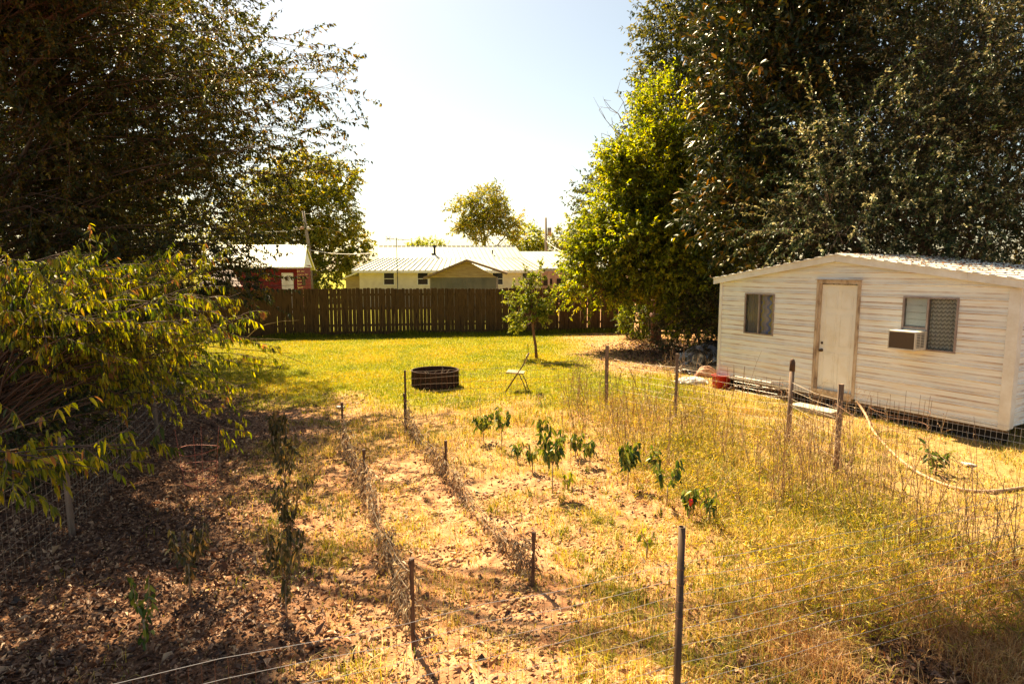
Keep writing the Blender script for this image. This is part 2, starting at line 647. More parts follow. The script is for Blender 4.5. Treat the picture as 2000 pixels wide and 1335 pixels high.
def build_ground():
    xs = axis([(-7, 6, .04), (6, 14, .15), (14, 40, 1.5)])
    left = -axis([(7, 14, .15), (14, 40, 1.5)])[::-1]
    far = np.array([40, 60, 100, 200, 500, 1200, 3000.])
    xs = np.concatenate([-far[::-1], left, xs, far])
    xs = np.unique(xs)
    ys = np.concatenate([[-600, -100, -20, -5, 0, 1], axis([(2, 12, .04), (12, 29, .12), (29, 60, 1.5)]), [60, 90, 150, 300, 800, 2000, 5000.]])
    ys = np.unique(ys)
    X, Y = np.meshgrid(xs, ys)
    x = X.ravel()
    y = Y.ravel()
    z = gz(x, y)
    fine = (1 - sm(11, 13, y)) * (np.abs(x) < 8)
    z = z + fine * (.030 * (fbm(x * 9, y * 9, 41, 3) - .5))
    z = z * (1 - sm(60, 200, np.abs(y)))
    V = np.stack([x, y, z], 1)
    nx = len(xs)
    ny = len(ys)
    i = np.arange(nx - 1)[None, :] + nx * np.arange(ny - 1)[:, None]
    i = i.ravel()
    Fc = np.stack([i, i + 1, i + 1 + nx, i + nx], 1)
    o = bigmesh('ground', V, Fc, M['ground'], smooth=True)
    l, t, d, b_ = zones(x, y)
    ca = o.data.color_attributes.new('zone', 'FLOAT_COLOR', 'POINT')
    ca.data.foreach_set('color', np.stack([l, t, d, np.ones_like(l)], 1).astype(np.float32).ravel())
    tag(o, kind='structure')
    return o


build_ground()


# ---------------------------------------------------------------- leaves, shoots, trees
def unit(a):
    return a / (np.linalg.norm(a, axis=-1, keepdims=True) + 1e-9)


def leaves(pos, d, L, Wd, rg, fold=.25, curl=.15, upj=.5):
    """two-triangle folded leaves; returns V, F"""
    N = len(pos)
    d = unit(d)
    up = np.tile(np.array([0, 0, 1.]), (N, 1)) + rg.normal(0, upj, (N, 3))
    s = unit(np.cross(d, up))
    nrm = np.cross(s, d)
    L = L[:, None]
    Wd = Wd[:, None]
    b = pos
    mid = pos + d * L * .45
    l = mid - s * Wd * .5 + nrm * Wd * fold
    r = mid + s * Wd * .5 + nrm * Wd * fold
    t = pos + d * L - nrm * L * curl
    V = np.stack([b, l, t, r], 1).reshape(-1, 3)
    i = np.arange(N) * 4
    F1 = np.stack([i, i + 1, i + 2], 1)
    F2 = np.stack([i, i + 2, i + 3], 1)
    return V, np.vstack([F1, F2])


def bigleaves(pos, d, L, Wd, rg, droop=.5, upj=.4):
    """curved leaves with a midrib, 8 vertices each"""
    N = len(pos)
    d = unit(d)
    up = np.tile(np.array([0, 0, 1.]), (N, 1)) + rg.normal(0, upj, (N, 3))
    s = unit(np.cross(d, up))
    nrm = np.cross(s, d)
    L = L[:, None]
    Wd = Wd[:, None]
    dr = (droop * rg.uniform(.4, 1.4, N))[:, None]
    dn = np.array([0, 0, -1.])

    def c(t):
        return pos + d * L * t + dn * L * dr * t * t
    m1 = c(.3)
    m2 = c(.68)
    P = [pos, m1 - s * Wd * .42 + nrm * Wd * .14, m1, m1 + s * Wd * .42 + nrm * Wd * .14,
         m2 - s * Wd * .38 + nrm * Wd * .12, m2, m2 + s * Wd * .38 + nrm * Wd * .12, c(1.0)]
    V = np.stack(P, 1).reshape(-1, 3)
    i = (np.arange(N) * 8)[:, None]
    T = np.array([[0, 1, 2], [0, 2, 3], [1, 4, 5], [1, 5, 2], [2, 5, 6], [2, 6, 3], [4, 7, 5], [5, 7, 6]])
    F = np.vstack([i + t for t in T])
    return V, F


def make_shoots(st, d, L, rg, K=5, droop=.15, wander=.15):
    N = len(st)
    d = unit(d)
    P = [st]
    for k in range(K - 1):
        P.append(P[-1] + d * (L / (K - 1))[:, None])
        d = unit(d + rg.normal(0, wander, (N, 3)) + np.array([0, 0, -droop]))
    return np.stack(P, 1)


def tubes(P, r0, r1, sides=3):
    N, K, _ = P.shape
    T = unit(np.gradient(P, axis=1))
    ref = np.array([.3, .2, 1.])
    a = unit(np.cross(T, ref))
    b = np.cross(T, a)
    t = np.linspace(0, 1, K)[None, :, None]
    r0 = np.asarray(r0, float).reshape(-1, 1, 1)
    r1 = np.asarray(r1, float).reshape(-1, 1, 1)
    R = r0 * (1 - t) + r1 * t
    ring = []
    for k in range(sides):
        th = 2 * pi * k / sides
        ring.append(P + R * (a * cos(th) + b * sin(th)))
    V = np.stack(ring, 2).reshape(-1, 3)
    i = (np.arange(N) * K * sides)[:, None, None] + (np.arange(K - 1) * sides)[None, :, None] + np.arange(sides)[None, None, :]
    j = (np.arange(N) * K * sides)[:, None, None] + (np.arange(K - 1) * sides)[None, :, None] + ((np.arange(sides) + 1) % sides)[None, None, :]
    F = np.stack([i, j, j + sides, i + sides], -1).reshape(-1, 4)
    return V, F


def pts_on(P, m, rg, t0=.1, t1=1.0):
    """m random points on each shoot, with tangents"""
    N, K, _ = P.shape
    t = rg.uniform(t0, t1, (N, m)) * (K - 1)
    i = np.minimum(t.astype(int), K - 2)
    f = (t - i)[..., None]
    n = np.arange(N)[:, None]
    p = P[n, i] * (1 - f) + P[n, i + 1] * f
    T = unit(P[n, i + 1] - P[n, i])
    return p.reshape(-1, 3), T.reshape(-1, 3), np.repeat(np.arange(N), m)


def crown(root, sh, rg, m, leafL, leafW, lm, big=False, droop=.4, side=1.0, t0=.15, sag=.3, rbase=None, upj=.5, tw=(.006, .002), twm=None, cname='crown', fold=.25):
    p, T, idx = pts_on(sh, m, rg, t0)
    N = len(p)
    d = T * .5 + rg.normal(0, .5, (N, 3)) * side + np.array([0, 0, -sag])
    L = leafL * rg.uniform(.65, 1.25, N)
    Wd = leafW * rg.uniform(.7, 1.2, N)
    if big:
        V, F = bigleaves(p, d, L, Wd, rg, droop, upj)
        k = 8
    else:
        V, F = leaves(p, d, L, Wd, rg, upj=upj, fold=fold)
        k = 4
    sr = rg.uniform(0, 1, len(sh))
    r = .45 * sr[idx] + .55 * rg.uniform(0, 1, N)
    r = np.clip((r - .5) * 1.5 + .5, 0, 1)
    if rbase is not None:
        r = np.clip(r + rbase, 0, 1)
    bigmesh(cname, V, F, lm, root, np.repeat(r, k))
    V, F = tubes(sh, np.full(len(sh), tw[0]), np.full(len(sh), tw[1]))
    bigmesh('twigs', V, F, twm or M['twig'], root)


def limb(mb, a, b, r0, r1, rg, K=7, bow=.12):
    a = np.asarray(a, float)
    b = np.asarray(b, float)
    L = np.linalg.norm(b - a)
    t = np.linspace(0, 1, K)[:, None]
    P = a + (b - a) * t + np.sin(t * pi) * rg.normal(0, bow * L * .5, 3) + np.sin(t * pi) * np.array([0, 0, -bow * L * .4])
    P[1:-1] += rg.normal(0, .02 * L, (K - 2, 3))
    mb.tube(P, np.linspace(r0, r1, K), 7)
    return P


def lobe_tree(name, base, lobes, label, cat, seed, nsh, m, leafL, leafW, lm, shL=.8, tr=.2, group=None, gap=(.9, -.35), droop=.12, big=False, sag=.3,
              forks=4, trunkm=None, out=.8, inner=.25, side=1.0, twm=None, upj=.5, cell=None, rbase=None, wander=.15, upw=.25, tw=(.008, .003), ldroop=.4):
    """lobes: list of (cx,cy,cz, rx,ry,rz)"""
    rg = np.random.RandomState(seed)
    base = np.asarray(base, float)
    root = empty(name, base, 0, label, cat, group)
    lob = np.array(lobes, float)
    wgt = (lob[:, 3] * lob[:, 4] * lob[:, 5]) ** .72
    wgt /= wgt.sum()
    k = rg.choice(len(lob), nsh * 2, p=wgt)
    d = unit(rg.normal(size=(nsh * 2, 3)))
    rr = np.where(rg.uniform(size=nsh * 2) < inner, rg.uniform(.2, .75, nsh * 2), rg.uniform(.75, 1.0, nsh * 2))
    c = lob[k, :3]
    st = c + d * lob[k, 3:] * rr[:, None]
    keep = (n3(st, gap[0], seed + 5) > gap[1]) & (st[:, 2] > .15)
    st = st[keep][:nsh]
    d = d[keep][:nsh]
    c = c[keep][:nsh]
    N = len(st)
    dd = d * out + np.array([0, 0, upw]) + rg.normal(0, .35, (N, 3))
    sh = make_shoots(st, dd, shL * rg.uniform(.5, 1.3, N), rg, 5, droop, wander)
    sh[:, :, 2] = np.maximum(sh[:, :, 2], .06)
    crown(root, sh, rg, m, leafL, leafW, lm, big=big, sag=sag, twm=twm, upj=upj, rbase=rbase, tw=tw, droop=ldroop, side=side)
    mb = MB()
    top = lob[np.argmax(lob[:, 2]), :3].copy()
    cen = lob[:, :3].mean(0)
    t = np.linspace(0, 1, 9)[:, None]
    end = np.array([cen[0] * .5 + top[0] * .5, cen[1] * .5 + top[1] * .5, top[2]])
    P = base + (end - base) * t
    P[1:-1] += rg.normal(0, .012 * np.linalg.norm(end - base), (7, 3)) * [1, 1, .2]
    rad = tr * (1 - .85 * t[:, 0])
    rad[0] *= 1.35
    mb.tube(P, rad, 10)
    for l in lob:
        h = np.clip((l[2] - base[2]) / max(end[2] - base[2], .1) * .75, .12, .9)
        i = h * 8
        a = P[int(i)] * (1 - i % 1) + P[min(int(i) + 1, 8)] * (i % 1)
        r0 = tr * (1 - .85 * h) * .6
        Q = limb(mb, a, l[:3], r0, r0 * .4, rg)
        for q in range(forks):
            dq = unit(rg.normal(size=3) + [0, 0, .3])
            limb(mb, Q[rg.randint(3, 7)], l[:3] + dq * l[3:] * .85, r0 * .4, r0 * .12, rg, 5)
    mb.build('trunk', trunkm or M['bark'], root, smooth=True)
    return root


def spray_tree(name, base, prim, label, cat, seed, m2, L2, ml, leafL, leafW, lm, pr=.02, group=None, big=False, droop2=.2, sag=.5, t0=.2, trunk=None, twm=None, high=None,
               ang=.7, droop=.4, tw=(.005, .002), upj=.5, side=1.0, rbase=None, level3=False):
    """prim: list of primary branch polylines (K,3)"""
    rg = np.random.RandomState(seed)
    root = empty(name, base, 0, label, cat, group)
    PR = np.array(prim)
    V, F = tubes(PR, np.full(len(PR), pr), np.full(len(PR), pr * .25), 5)
    bigmesh('branches', V, F, M['twig'], root)
    p, T, idx = pts_on(PR, m2, rg, t0)
    if high is not None:  # extra limbs, added for the shade they throw on the yard
        Ph = np.array(high)
        V, F = tubes(Ph, np.full(len(Ph), pr * 2.2), np.full(len(Ph), pr * .25), 5)
        bigmesh('shade_limbs', V, F, M['bark_red'], root)
        p2, T2, _ = pts_on(Ph, 105, rg, .88)
        p = np.vstack([p, p2])
        T = np.vstack([T, T2])
    N = len(p)
    d = T * 1.0 + rg.normal(0, ang, (N, 3))
    sh = make_shoots(p, d, L2 * rg.uniform(.4, 1.3, N), rg, 5, droop2, .15)
    crown(root, sh, rg, ml, leafL, leafW, lm, big=big, sag=sag, twm=twm, tw=tw, droop=droop, upj=upj, side=side, rbase=rbase)
    if trunk is not None:
        mb = MB()
        for P, r0, r1 in trunk:
            mb.tube(P, np.linspace(r0, r1, len(P)), 10)
        mb.build('trunk', M['bark'], root, smooth=True)
    return root


def L3(px, py, Y, rx, ry=None, rz=None):
    p = at(px, py, Y)
    return (p[0], p[1], p[2], rx, ry or rx, rz or rx)


# --- big tree on the left, its long branches fanning up to the right
def build_left_big():
    rg = np.random.RandomState(101)
    base = (-12.2, 13.6, 0)
    trunkP = np.array([[-12.2, 13.6, -.1], [-12.2, 13.6, 1.6], [-12.1, 13.5, 3.2], [-11.9, 13.4, 5.0], [-11.6, 13.3, 7.0], [-11.3, 13.2, 10.5]])
    prim = []
    trunk = [(trunkP, .24, .07)]
    for i in range(300):
        h = rg.uniform(1.5, 9.5)
        j = np.interp(h, trunkP[:, 2], np.arange(6))
        a = np.array([np.interp(h, trunkP[:, 2], trunkP[:, c]) for c in range(3)])
        ez = min(h + rg.uniform(.2, 3.6), 9.6)
        lim = np.interp(ez, [1.7, 3.1, 4.0, 5.1, 6.4, 7.4, 8.3, 11], [-6.2, -5.5, -4.9, -4.2, -3.4, -4.0, -6.5, -10])
        u = rg.uniform(0, 1) ** .6
        ex = -12.4 + (lim + 12.4) * u
        ey = 13.4 + rg.uniform(-2.4, 3.0) * (1 - .25 * u)
        ex = ex * ey / 13.4 if ey < 13.4 else ex
        e = np.array([ex, ey, ez])
        t = np.linspace(0, 1, 6)[:, None]
        P = a + (e - a) * t + np.sin(t * pi) * np.array([0, 0, rg.uniform(-.6, .7)]) + np.sin(t * pi) * rg.normal(0, .4, 3) + np.sin(t * 2 * pi) * rg.normal(0, .3, 3)
        prim.append(P)
    # unseen limbs added above the frame to shade the ground's lower corners
    high = []
    for i in range(25):
        a = np.array([-11.5, 13.3, rg.uniform(6.5, 9)])
        u = rg.uniform(0, 1) ** .8
        e = np.array([.2 + 2.6 * u, 9.0 + 1.1 * u + rg.uniform(-1.2, .1) * (.3 + .7 * u), rg.uniform(8.6, 9.3)])
        t = np.linspace(0, 1, 6)[:, None]
        high.append(a + (e - a) * t + np.sin(t * pi) * np.array([0, 0, rg.uniform(.2, .8)]))
    for i in range(15):
        a = np.array([-11.5, 13.3, rg.uniform(6.5, 9)])
        e = np.array([rg.uniform(-8.4, -5.2), rg.uniform(8.7, 9.6), rg.uniform(8.2, 9.2)])
        t = np.linspace(0, 1, 6)[:, None]
        high.append(a + (e - a) * t + np.sin(t * pi) * np.array([0, 0, rg.uniform(.2, .8)]))
    for q in [(520, 545, 12.2), (475, 505, 12.5), (505, 525, 12.5), (440, 470, 12.5), (555, 545, 12), (400, 480, 12.5), (460, 540, 12), (590, 300, 14), (625, 325, 14), (640, 240, 14), (600, 190, 14), (650, 150, 14)]:
        e = at(*q)
        a = np.array([np.interp(max(e[2] - 1.2, 1.2), trunkP[:, 2], trunkP[:, c]) for c in range(3)])
        t = np.linspace(0, 1, 6)[:, None]
        for _ in range(3):
            prim.append(a + (e + rg.normal(0, .12, 3) - a) * t + np.sin(t * pi) * np.array([0, 0, rg.uniform(0, .7)]))
    for k in range(7):
        a = trunkP[2 + k % 3] + rg.normal(0, .03, 3)
        e = a + np.array([rg.uniform(-1, 3.8), rg.uniform(-2, 2), rg.uniform(1.0, 3.5)])
        t = np.linspace(0, 1, 7)[:, None]
        trunk.append((a + (e - a) * t + np.sin(t * pi) * rg.normal(0, .2, 3), .09, .02))
    spray_tree('leafy_tree', base, prim, 'tall dark leafy tree on the left with long reddish branches fanning out against the sky', 'tree', 102,
               m2=13, L2=1.2, ml=34, leafL=.10, leafW=.045, lm=M['elm'], pr=.015, high=high, trunk=trunk, sag=.45, droop2=.1, ang=.5, tw=(.005, .0018), t0=.18, twm=M['bark_red'])


build_left_big()


# --- yellow-green small tree with long hanging leaves, in front of it
def build_left_small():
    rg = np.random.RandomState(201)
    base = np.array((-6.0, 6.9, 0))
    tips = []

    def grp(n, px0, px1, py0, py1, Y0, Y1):
        for _ in range(n):
            tips.append((at(rg.uniform(px0, px1), rg.uniform(py0, py1), rg.uniform(Y0, Y1)), 0))
    grp(5, 460, 500, 560, 640, 7.0, 8.0)
    grp(30, 250, 440, 500, 660, 6.0, 8.0)
    grp(34, -20, 260, 490, 640, 5.6, 7.5)
    grp(20, 230, 500, 620, 720, 6.0, 8.5)
    grp(4, 60, 300, 640, 700, 5.6, 7.5)
    grp(14, 300, 420, 490, 560, 6.8, 8.0)
    for q in [(550, 668, 8.5), (570, 690, 8.5), (600, 712, 8.5), (500, 745, 8.2), (470, 765, 8.0), (440, 740, 7.5), (455, 845, 7.6), (440, 815, 7.4), (480, 800, 7.8), (415, 835, 7.4), (390, 790, 7), (430, 770, 7.4), (350, 760, 7), (560, 720, 8.3), (520, 700, 8.2), (330, 680, 7), (340, 725, 7)]:
        tips.append((at(*q), 0))
    near = [(305, 868, 4.6), (290, 880, 4.6), (230, 915, 4.4), (180, 870, 4.2), (190, 915, 4.2), (90, 820, 3.9), (100, 945, 4.0), (60, 900, 3.9), (30, 950, 3.8), (120, 905, 4.1), (50, 830, 3.8)]
    prim = []
    trunkP = np.array([[-6.0, 6.9, -.1], [-5.95, 6.9, .8], [-5.8, 6.8, 1.6], [-5.6, 6.7, 2.3], [-5.4, 6.7, 2.7]])
    for e, _ in tips:
        h = rg.uniform(.7, 2.3)
        a = np.array([np.interp(h, trunkP[:, 2], trunkP[:, c]) for c in range(3)])
        t = np.linspace(0, 1, 6)[:, None]
        prim.append(a + (e - a) * t + np.sin(t * pi) * np.array([0, 0, rg.uniform(.0, .35)]) + np.sin(t * pi) * rg.normal(0, .1, 3))
    b2 = np.array([-4.9, 5.0, 1.0])
    for q in near:
        e = at(*q)
        t = np.linspace(0, 1, 6)[:, None]
        prim.append(b2 + (e - b2) * t + np.sin(t * pi) * np.array([0, 0, rg.uniform(.02, .12)]))
    trunk = [(trunkP, .08, .03), (np.array([[-5.95, 6.9, .5], [-5.5, 6.1, .75], [-5.1, 5.4, .9], [-4.9, 5.0, 1.0]]), .05, .025)]
    spray_tree('fruit_tree', base, prim, 'low tree with sunlit yellow-green drooping leaves in front of the dark tree', 'tree', 202,
               m2=8, L2=.36, ml=14, leafL=.070, leafW=.026, lm=M['peach'], pr=.012, big=True, sag=.85, droop2=.08, droop=.45, ang=.45, t0=.3, trunk=trunk, side=.7,
               tw=(.004, .0015), twm=M['twig'])


build_left_small()

# --- dark trees behind on the left boundary
lobe_tree('shade_tree', (-18.5, 19.5, 0), [L3(60, 60, 20, 3.4), L3(230, 140, 20, 2.9, 2.5, 3.1), L3(60, 300, 19.5, 3.4, 2.5, 3.1), L3(230, 330, 19.5, 2.6, 2.5, 2.6), L3(340, 400, 20, 2.1, 2, 1.5), L3(350, 250, 20.5, 2.0, 2, 2.1), L3(380, 90, 20.5, 1.7, 2, 2.1),
                                           L3(120, 430, 19, 2.9, 2.5, 2.0), L3(300, -40, 20, 2.9, 2.5, 2.3)],
          'dark dense tree behind the long-branched tree at the left edge', 'tree', 305, 3600, 13, .14, .07, M['elm'], shL=.8, tr=.25, gap=(.5, -.6), rbase=-.15)
lobe_tree('shade_tree', (-13.5, 17.5, 0), [(-13.2, 17.5, 4.5, 3.0, 2.6, 2.8), (-11.4, 17.0, 3.0, 1.8, 2.0, 2.2), (-14.5, 15.5, 3, 2.4, 2.2, 2.6), (-12.5, 18.5, 1.6, 1.8, 1.5, 1.5)],
          'dark dense tree at the left end of the board fence', 'tree', 301, 1700, 14, .12, .06, M['darkleaf'], shL=.8, tr=.2)
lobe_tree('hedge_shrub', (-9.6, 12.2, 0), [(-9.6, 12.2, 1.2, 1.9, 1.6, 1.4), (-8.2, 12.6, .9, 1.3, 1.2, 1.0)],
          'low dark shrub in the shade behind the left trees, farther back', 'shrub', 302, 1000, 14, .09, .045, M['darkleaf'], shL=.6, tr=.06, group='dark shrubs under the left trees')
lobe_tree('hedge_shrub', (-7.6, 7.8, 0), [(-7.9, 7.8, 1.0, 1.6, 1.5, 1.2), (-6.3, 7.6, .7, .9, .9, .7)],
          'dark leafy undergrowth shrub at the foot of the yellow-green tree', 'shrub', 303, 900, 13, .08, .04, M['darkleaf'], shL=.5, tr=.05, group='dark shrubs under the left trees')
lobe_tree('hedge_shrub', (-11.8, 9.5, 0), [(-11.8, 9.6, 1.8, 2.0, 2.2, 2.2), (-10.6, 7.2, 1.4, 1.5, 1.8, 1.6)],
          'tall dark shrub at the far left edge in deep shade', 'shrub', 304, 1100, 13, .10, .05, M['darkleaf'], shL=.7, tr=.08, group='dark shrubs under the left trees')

# --- right-hand mass of trees
lobe_tree('tall_tree', (9.2, 27, 0), [L3(1370, 60, 26, 2.3, 2.3, 2.4), L3(1325, 170, 25.5, 1.4, 1.8, 2.0), L3(1280, 310, 25, 1.2, 1.5, 1.6), L3(1440, -60, 26, 2.9, 3, 3), L3(1430, 200, 26, 2.8, 2.5, 3),
                                     L3(1200, 400, 25, 1.3, 1.5, 1.2), L3(1400, 420, 26, 2.5, 2, 2.5)],
          'tall dark green tree rising behind the yellow-green tree to the frame top', 'tree', 401, 4600, 16, .16, .075, M['darkleaf'], shL=1.0, tr=.3, gap=(.5, -.5), rbase=.15)
lobe_tree('yellow_green_tree', (5.3, 22.4, 0), [L3(1300, 250, 21.5, 1.0, 1.2, 1.3), L3(1280, 330, 21, 1.3, 1.3, 1.3), L3(1240, 400, 21, 1.2, 1.3, 1.2), L3(1330, 420, 20.5, 1.5, 1.4, 1.5), L3(1210, 470, 21, 1.15, 1.2, 1.0),
                                             L3(1270, 490, 20, 1.4, 1.4, 1.0), L3(1178, 510, 21, 1.0, 1.1, .9), L3(1175, 450, 21, .7, .8, .7), L3(1180, 550, 20.5, .6, .8, .4), L3(1290, 560, 20.5, .7, .8, .4), L3(1215, 340, 21, .7, .8, .9), L3(1240, 540, 20.5, .9, 1, .5), L3(1330, 520, 19.8, 1.2, 1.1, .8), L3(1390, 330, 21, 1.2, 1.2, 1.5), L3(1420, 470, 19, 1.0, 1, 1.2), L3(1390, 560, 19, .8, .9, .8), L3(1150, 560, 20.5, .55, .8, .4), L3(1350, 600, 19.3, .6, .7, .6)],
          'bushy yellow-green tree with a leaning bare trunk beside the end of the board fence', 'tree', 402, 6000, 17, .13, .065, M['yellowgreen'], shL=.8, tr=.16, gap=(.75, -.12), trunkm=M['bark_red'])
lobe_tree('magnolia_tree', (9.2, 18.5, 0), [L3(1540, 100, 17.5, 2.1, 2, 2.2), L3(1480, 240, 17, 1.5, 1.7, 1.8), L3(1520, 350, 16.8, 1.5, 1.6, 1.5), L3(1440, 400, 16.5, 1.1, 1.3, 1.2), L3(1490, 470, 16.3, 1.1, 1.2, .9),
                                          L3(1620, 30, 18, 2, 2, 2.4), L3(1460, 60, 18, 1.4, 1.5, 2.2), L3(1580, -80, 18, 2.4, 2.2, 2), L3(1620, 420, 17.5, 1.5, 1.4, 1.5)],
          'broad dark magnolia with large glossy leaves behind the white shed', 'tree', 403, 4300, 12, .19, .075, M['magnolia'], shL=.7, tr=.25, gap=(.6, -.45), big=True, sag=.05, upw=.35, droop=.05, ldroop=.15, upj=.6)
lobe_tree('arching_shrub', (10.6, 14.6, 0), [L3(1700, 330, 14.5, 1.8, 1.6, 1.5), L3(1850, 250, 14.5, 2.2, 1.8, 1.9), L3(1650, 440, 14, 1.3, 1.3, 1.1), L3(1780, 450, 13.8, 1.6, 1.4, 1.1), L3(1900, 430, 13.5, 1.7, 1.4, 1.3),
                                          L3(1990, 350, 14, 2.0, 1.7, 1.8), L3(1870, 70, 15.5, 2.2, 2, 1.8), L3(2010, 150, 15, 2, 2, 2)],
          'huge shrub with silvery green leaves on arching shoots over the shed roof', 'shrub', 404, 3600, 34, .085, .042, M['silverleaf'], side=.75, shL=1.5, tr=.14, gap=(.55, -.1), sag=.05, droop=.28, upw=.7, out=1.0, tw=(.006, .002), twm=M['twig'], inner=.3)
lobe_tree('shade_tree', (14.5, 21.5, 0), [L3(1720, 60, 21, 2.6, 2.2, 3), L3(1850, -50, 21, 3, 2.5, 3), L3(1750, 250, 21, 2.5, 2, 2.6), L3(2000, 50, 20.5, 3.2, 2.5, 3.4), L3(1960, 350, 20.5, 3, 2, 2.6), L3(1600, 300, 21, 2, 2, 2.6), L3(1650, 470, 20, 2, 2, 1.6)],
          'dark tree behind the magnolia and the arching shrub at the right edge', 'tree', 405, 3600, 13, .17, .08, M['darkleaf'], shL=.9, tr=.3, gap=(.45, -.55))
lobe_tree('privet_shrub', (6.3, 20.2, 0), [L3(1330, 610, 20, .65, .8, .9), L3(1360, 590, 19.6, .7, .8, 1.0), L3(1300, 650, 20.3, .35, .5, .45)],
          'pale green bush to the right of the leaning trunk', 'shrub', 406, 700, 14, .075, .035, M['silverleaf'], shL=.45, tr=.05)
lobe_tree('privet_shrub', (7.1, 19.0, 0), [L3(1390, 620, 18.3, .6, .8, 1.0), L3(1420, 560, 18.6, .9, .9, 1.2), L3(1440, 640, 18, .8, .8, .8)],
          'dark green bush tucked behind the left corner of the white shed', 'shrub', 407, 800, 14, .08, .04, M['darkleaf'], shL=.45, tr=.06)
lobe_tree('privet_shrub', (5.0, 24.2, 0), [L3(1250, 620, 24, .7, .6, .9)],
          'bright green bush in front of the last fence boards', 'shrub', 408, 450, 13, .09, .045, M['yellowgreen'], shL=.4, tr=.04, rbase=-.3)
# bare pale branches sticking out of the tall tree
mb = MB()
rg = np.random.RandomState(5)
a0 = at(1240, 290, 24.5)
for e in [(1180, 195), (1170, 215), (1195, 230), (1175, 260), (1185, 310), (1205, 180)]:
    P = limb(mb, a0, at(e[0], e[1], 24.3), .03, .006, rg, 6)
    for k in range(3):
        limb(mb, P[3 + k % 3], P[3 + k % 3] + rg.normal(0, .35, 3) + [-.3, 0, .1], .01, .003, rg, 4)
o = mb.build('dead_branch', M['twig_pale'], loc=a0)
tag(o, 'bare pale dead branches sticking out left of the tall dark tree', 'dead branch')

# --- far trees
lobe_tree('oak_tree', (-19.3, 60, 0), [L3(590, 350, 60, 3.0, 3, 2.2), L3(650, 360, 60, 2.2, 2.5, 1.8), L3(530, 400, 59, 3.2, 3, 3), L3(620, 420, 58, 3.6, 3, 2.8), L3(660, 470, 59, 2.8, 2.5, 2.2), L3(500, 440, 60, 2.5, 2.5, 2.5), L3(560, 480, 58, 3, 2.5, 2.2),
                                      L3(690, 500, 59, 1.8, 2, 1.5), L3(640, 530, 58, 2.6, 2, 1.8), L3(680, 350, 60, 1.1, 1.2, .8)],
          'large olive green oak behind the red house and the utility pole', 'tree', 501, 3000, 14, .30, .16, M['oak'], shL=1.0, tr=.5, gap=(.28, -.3), rbase=.1)
lobe_tree('pecan_tree', (-3.0, 66, 0), [L3(945, 400, 66, 2.3, 2, 1.7), L3(912, 420, 66, 2.0, 1.8, 1.5), L3(978, 425, 66, 2.2, 2, 1.6), L3(940, 450, 66, 2.2, 2, 1.4), L3(900, 440, 66, 1.0, 1.2, 1.0), L3(990, 455, 66, 1.2, 1.2, 1.2)],
          'airy round-topped tree above the middle of the white metal roof', 'tree', 502, 1150, 10, .28, .14, M['oak'], shL=1.1, tr=.3, gap=(.35, -.1), inner=.35, rbase=.15)
lobe_tree('far_tree', (1.8, 70, 0), [L3(1030, 465, 70, 1.6, 1.6, 1.3), L3(1040, 490, 70, 1.4, 1.4, 1)],
          'small yellowish tree at the right end of the white roof ridge', 'tree', 503, 400, 9, .28, .14, M['yellowgreen'], shL=.9, tr=.2, gap=(.3, -.3), group='small trees beyond the white house')
lobe_tree('far_tree', (8.5, 72, 0), [L3(1100, 475, 72, 2.2, 2, 1.4), L3(1140, 480, 72, 2.4, 2, 1.8), L3(1075, 490, 72, 1.5, 1.5, 1.0), L3(1190, 470, 72, 3, 2, 2.6)],
          'green tree line beside the right utility pole', 'tree', 504, 900, 10, .30, .16, M['oak'], shL=.9, tr=.3, gap=(.3, -.3), group='small trees beyond the white house')
lobe_tree('far_tree', (-10.5, 75, 0), [L3(840, 484, 75, 1.8, 2, .9), L3(815, 486, 75, 1.2, 1.2, .6)],
          'treetop barely showing over the left half of the white roof ridge', 'tree', 505, 250, 9, .28, .14, M['yellowgreen'], shL=.7, tr=.2, gap=(.3, -.5), group='small trees beyond the white house')
lobe_tree('far_tree', (-33, 62, 0), [L3(350, 450, 62, 4, 4, 3), L3(250, 430, 62, 4, 4, 4), L3(430, 500, 62, 2, 3, 2)],
          'far tree seen through the branches left of the red house', 'tree', 506, 900, 10, .32, .16, M['oak'], shL=1.0, tr=.4, gap=(.3, -.3))


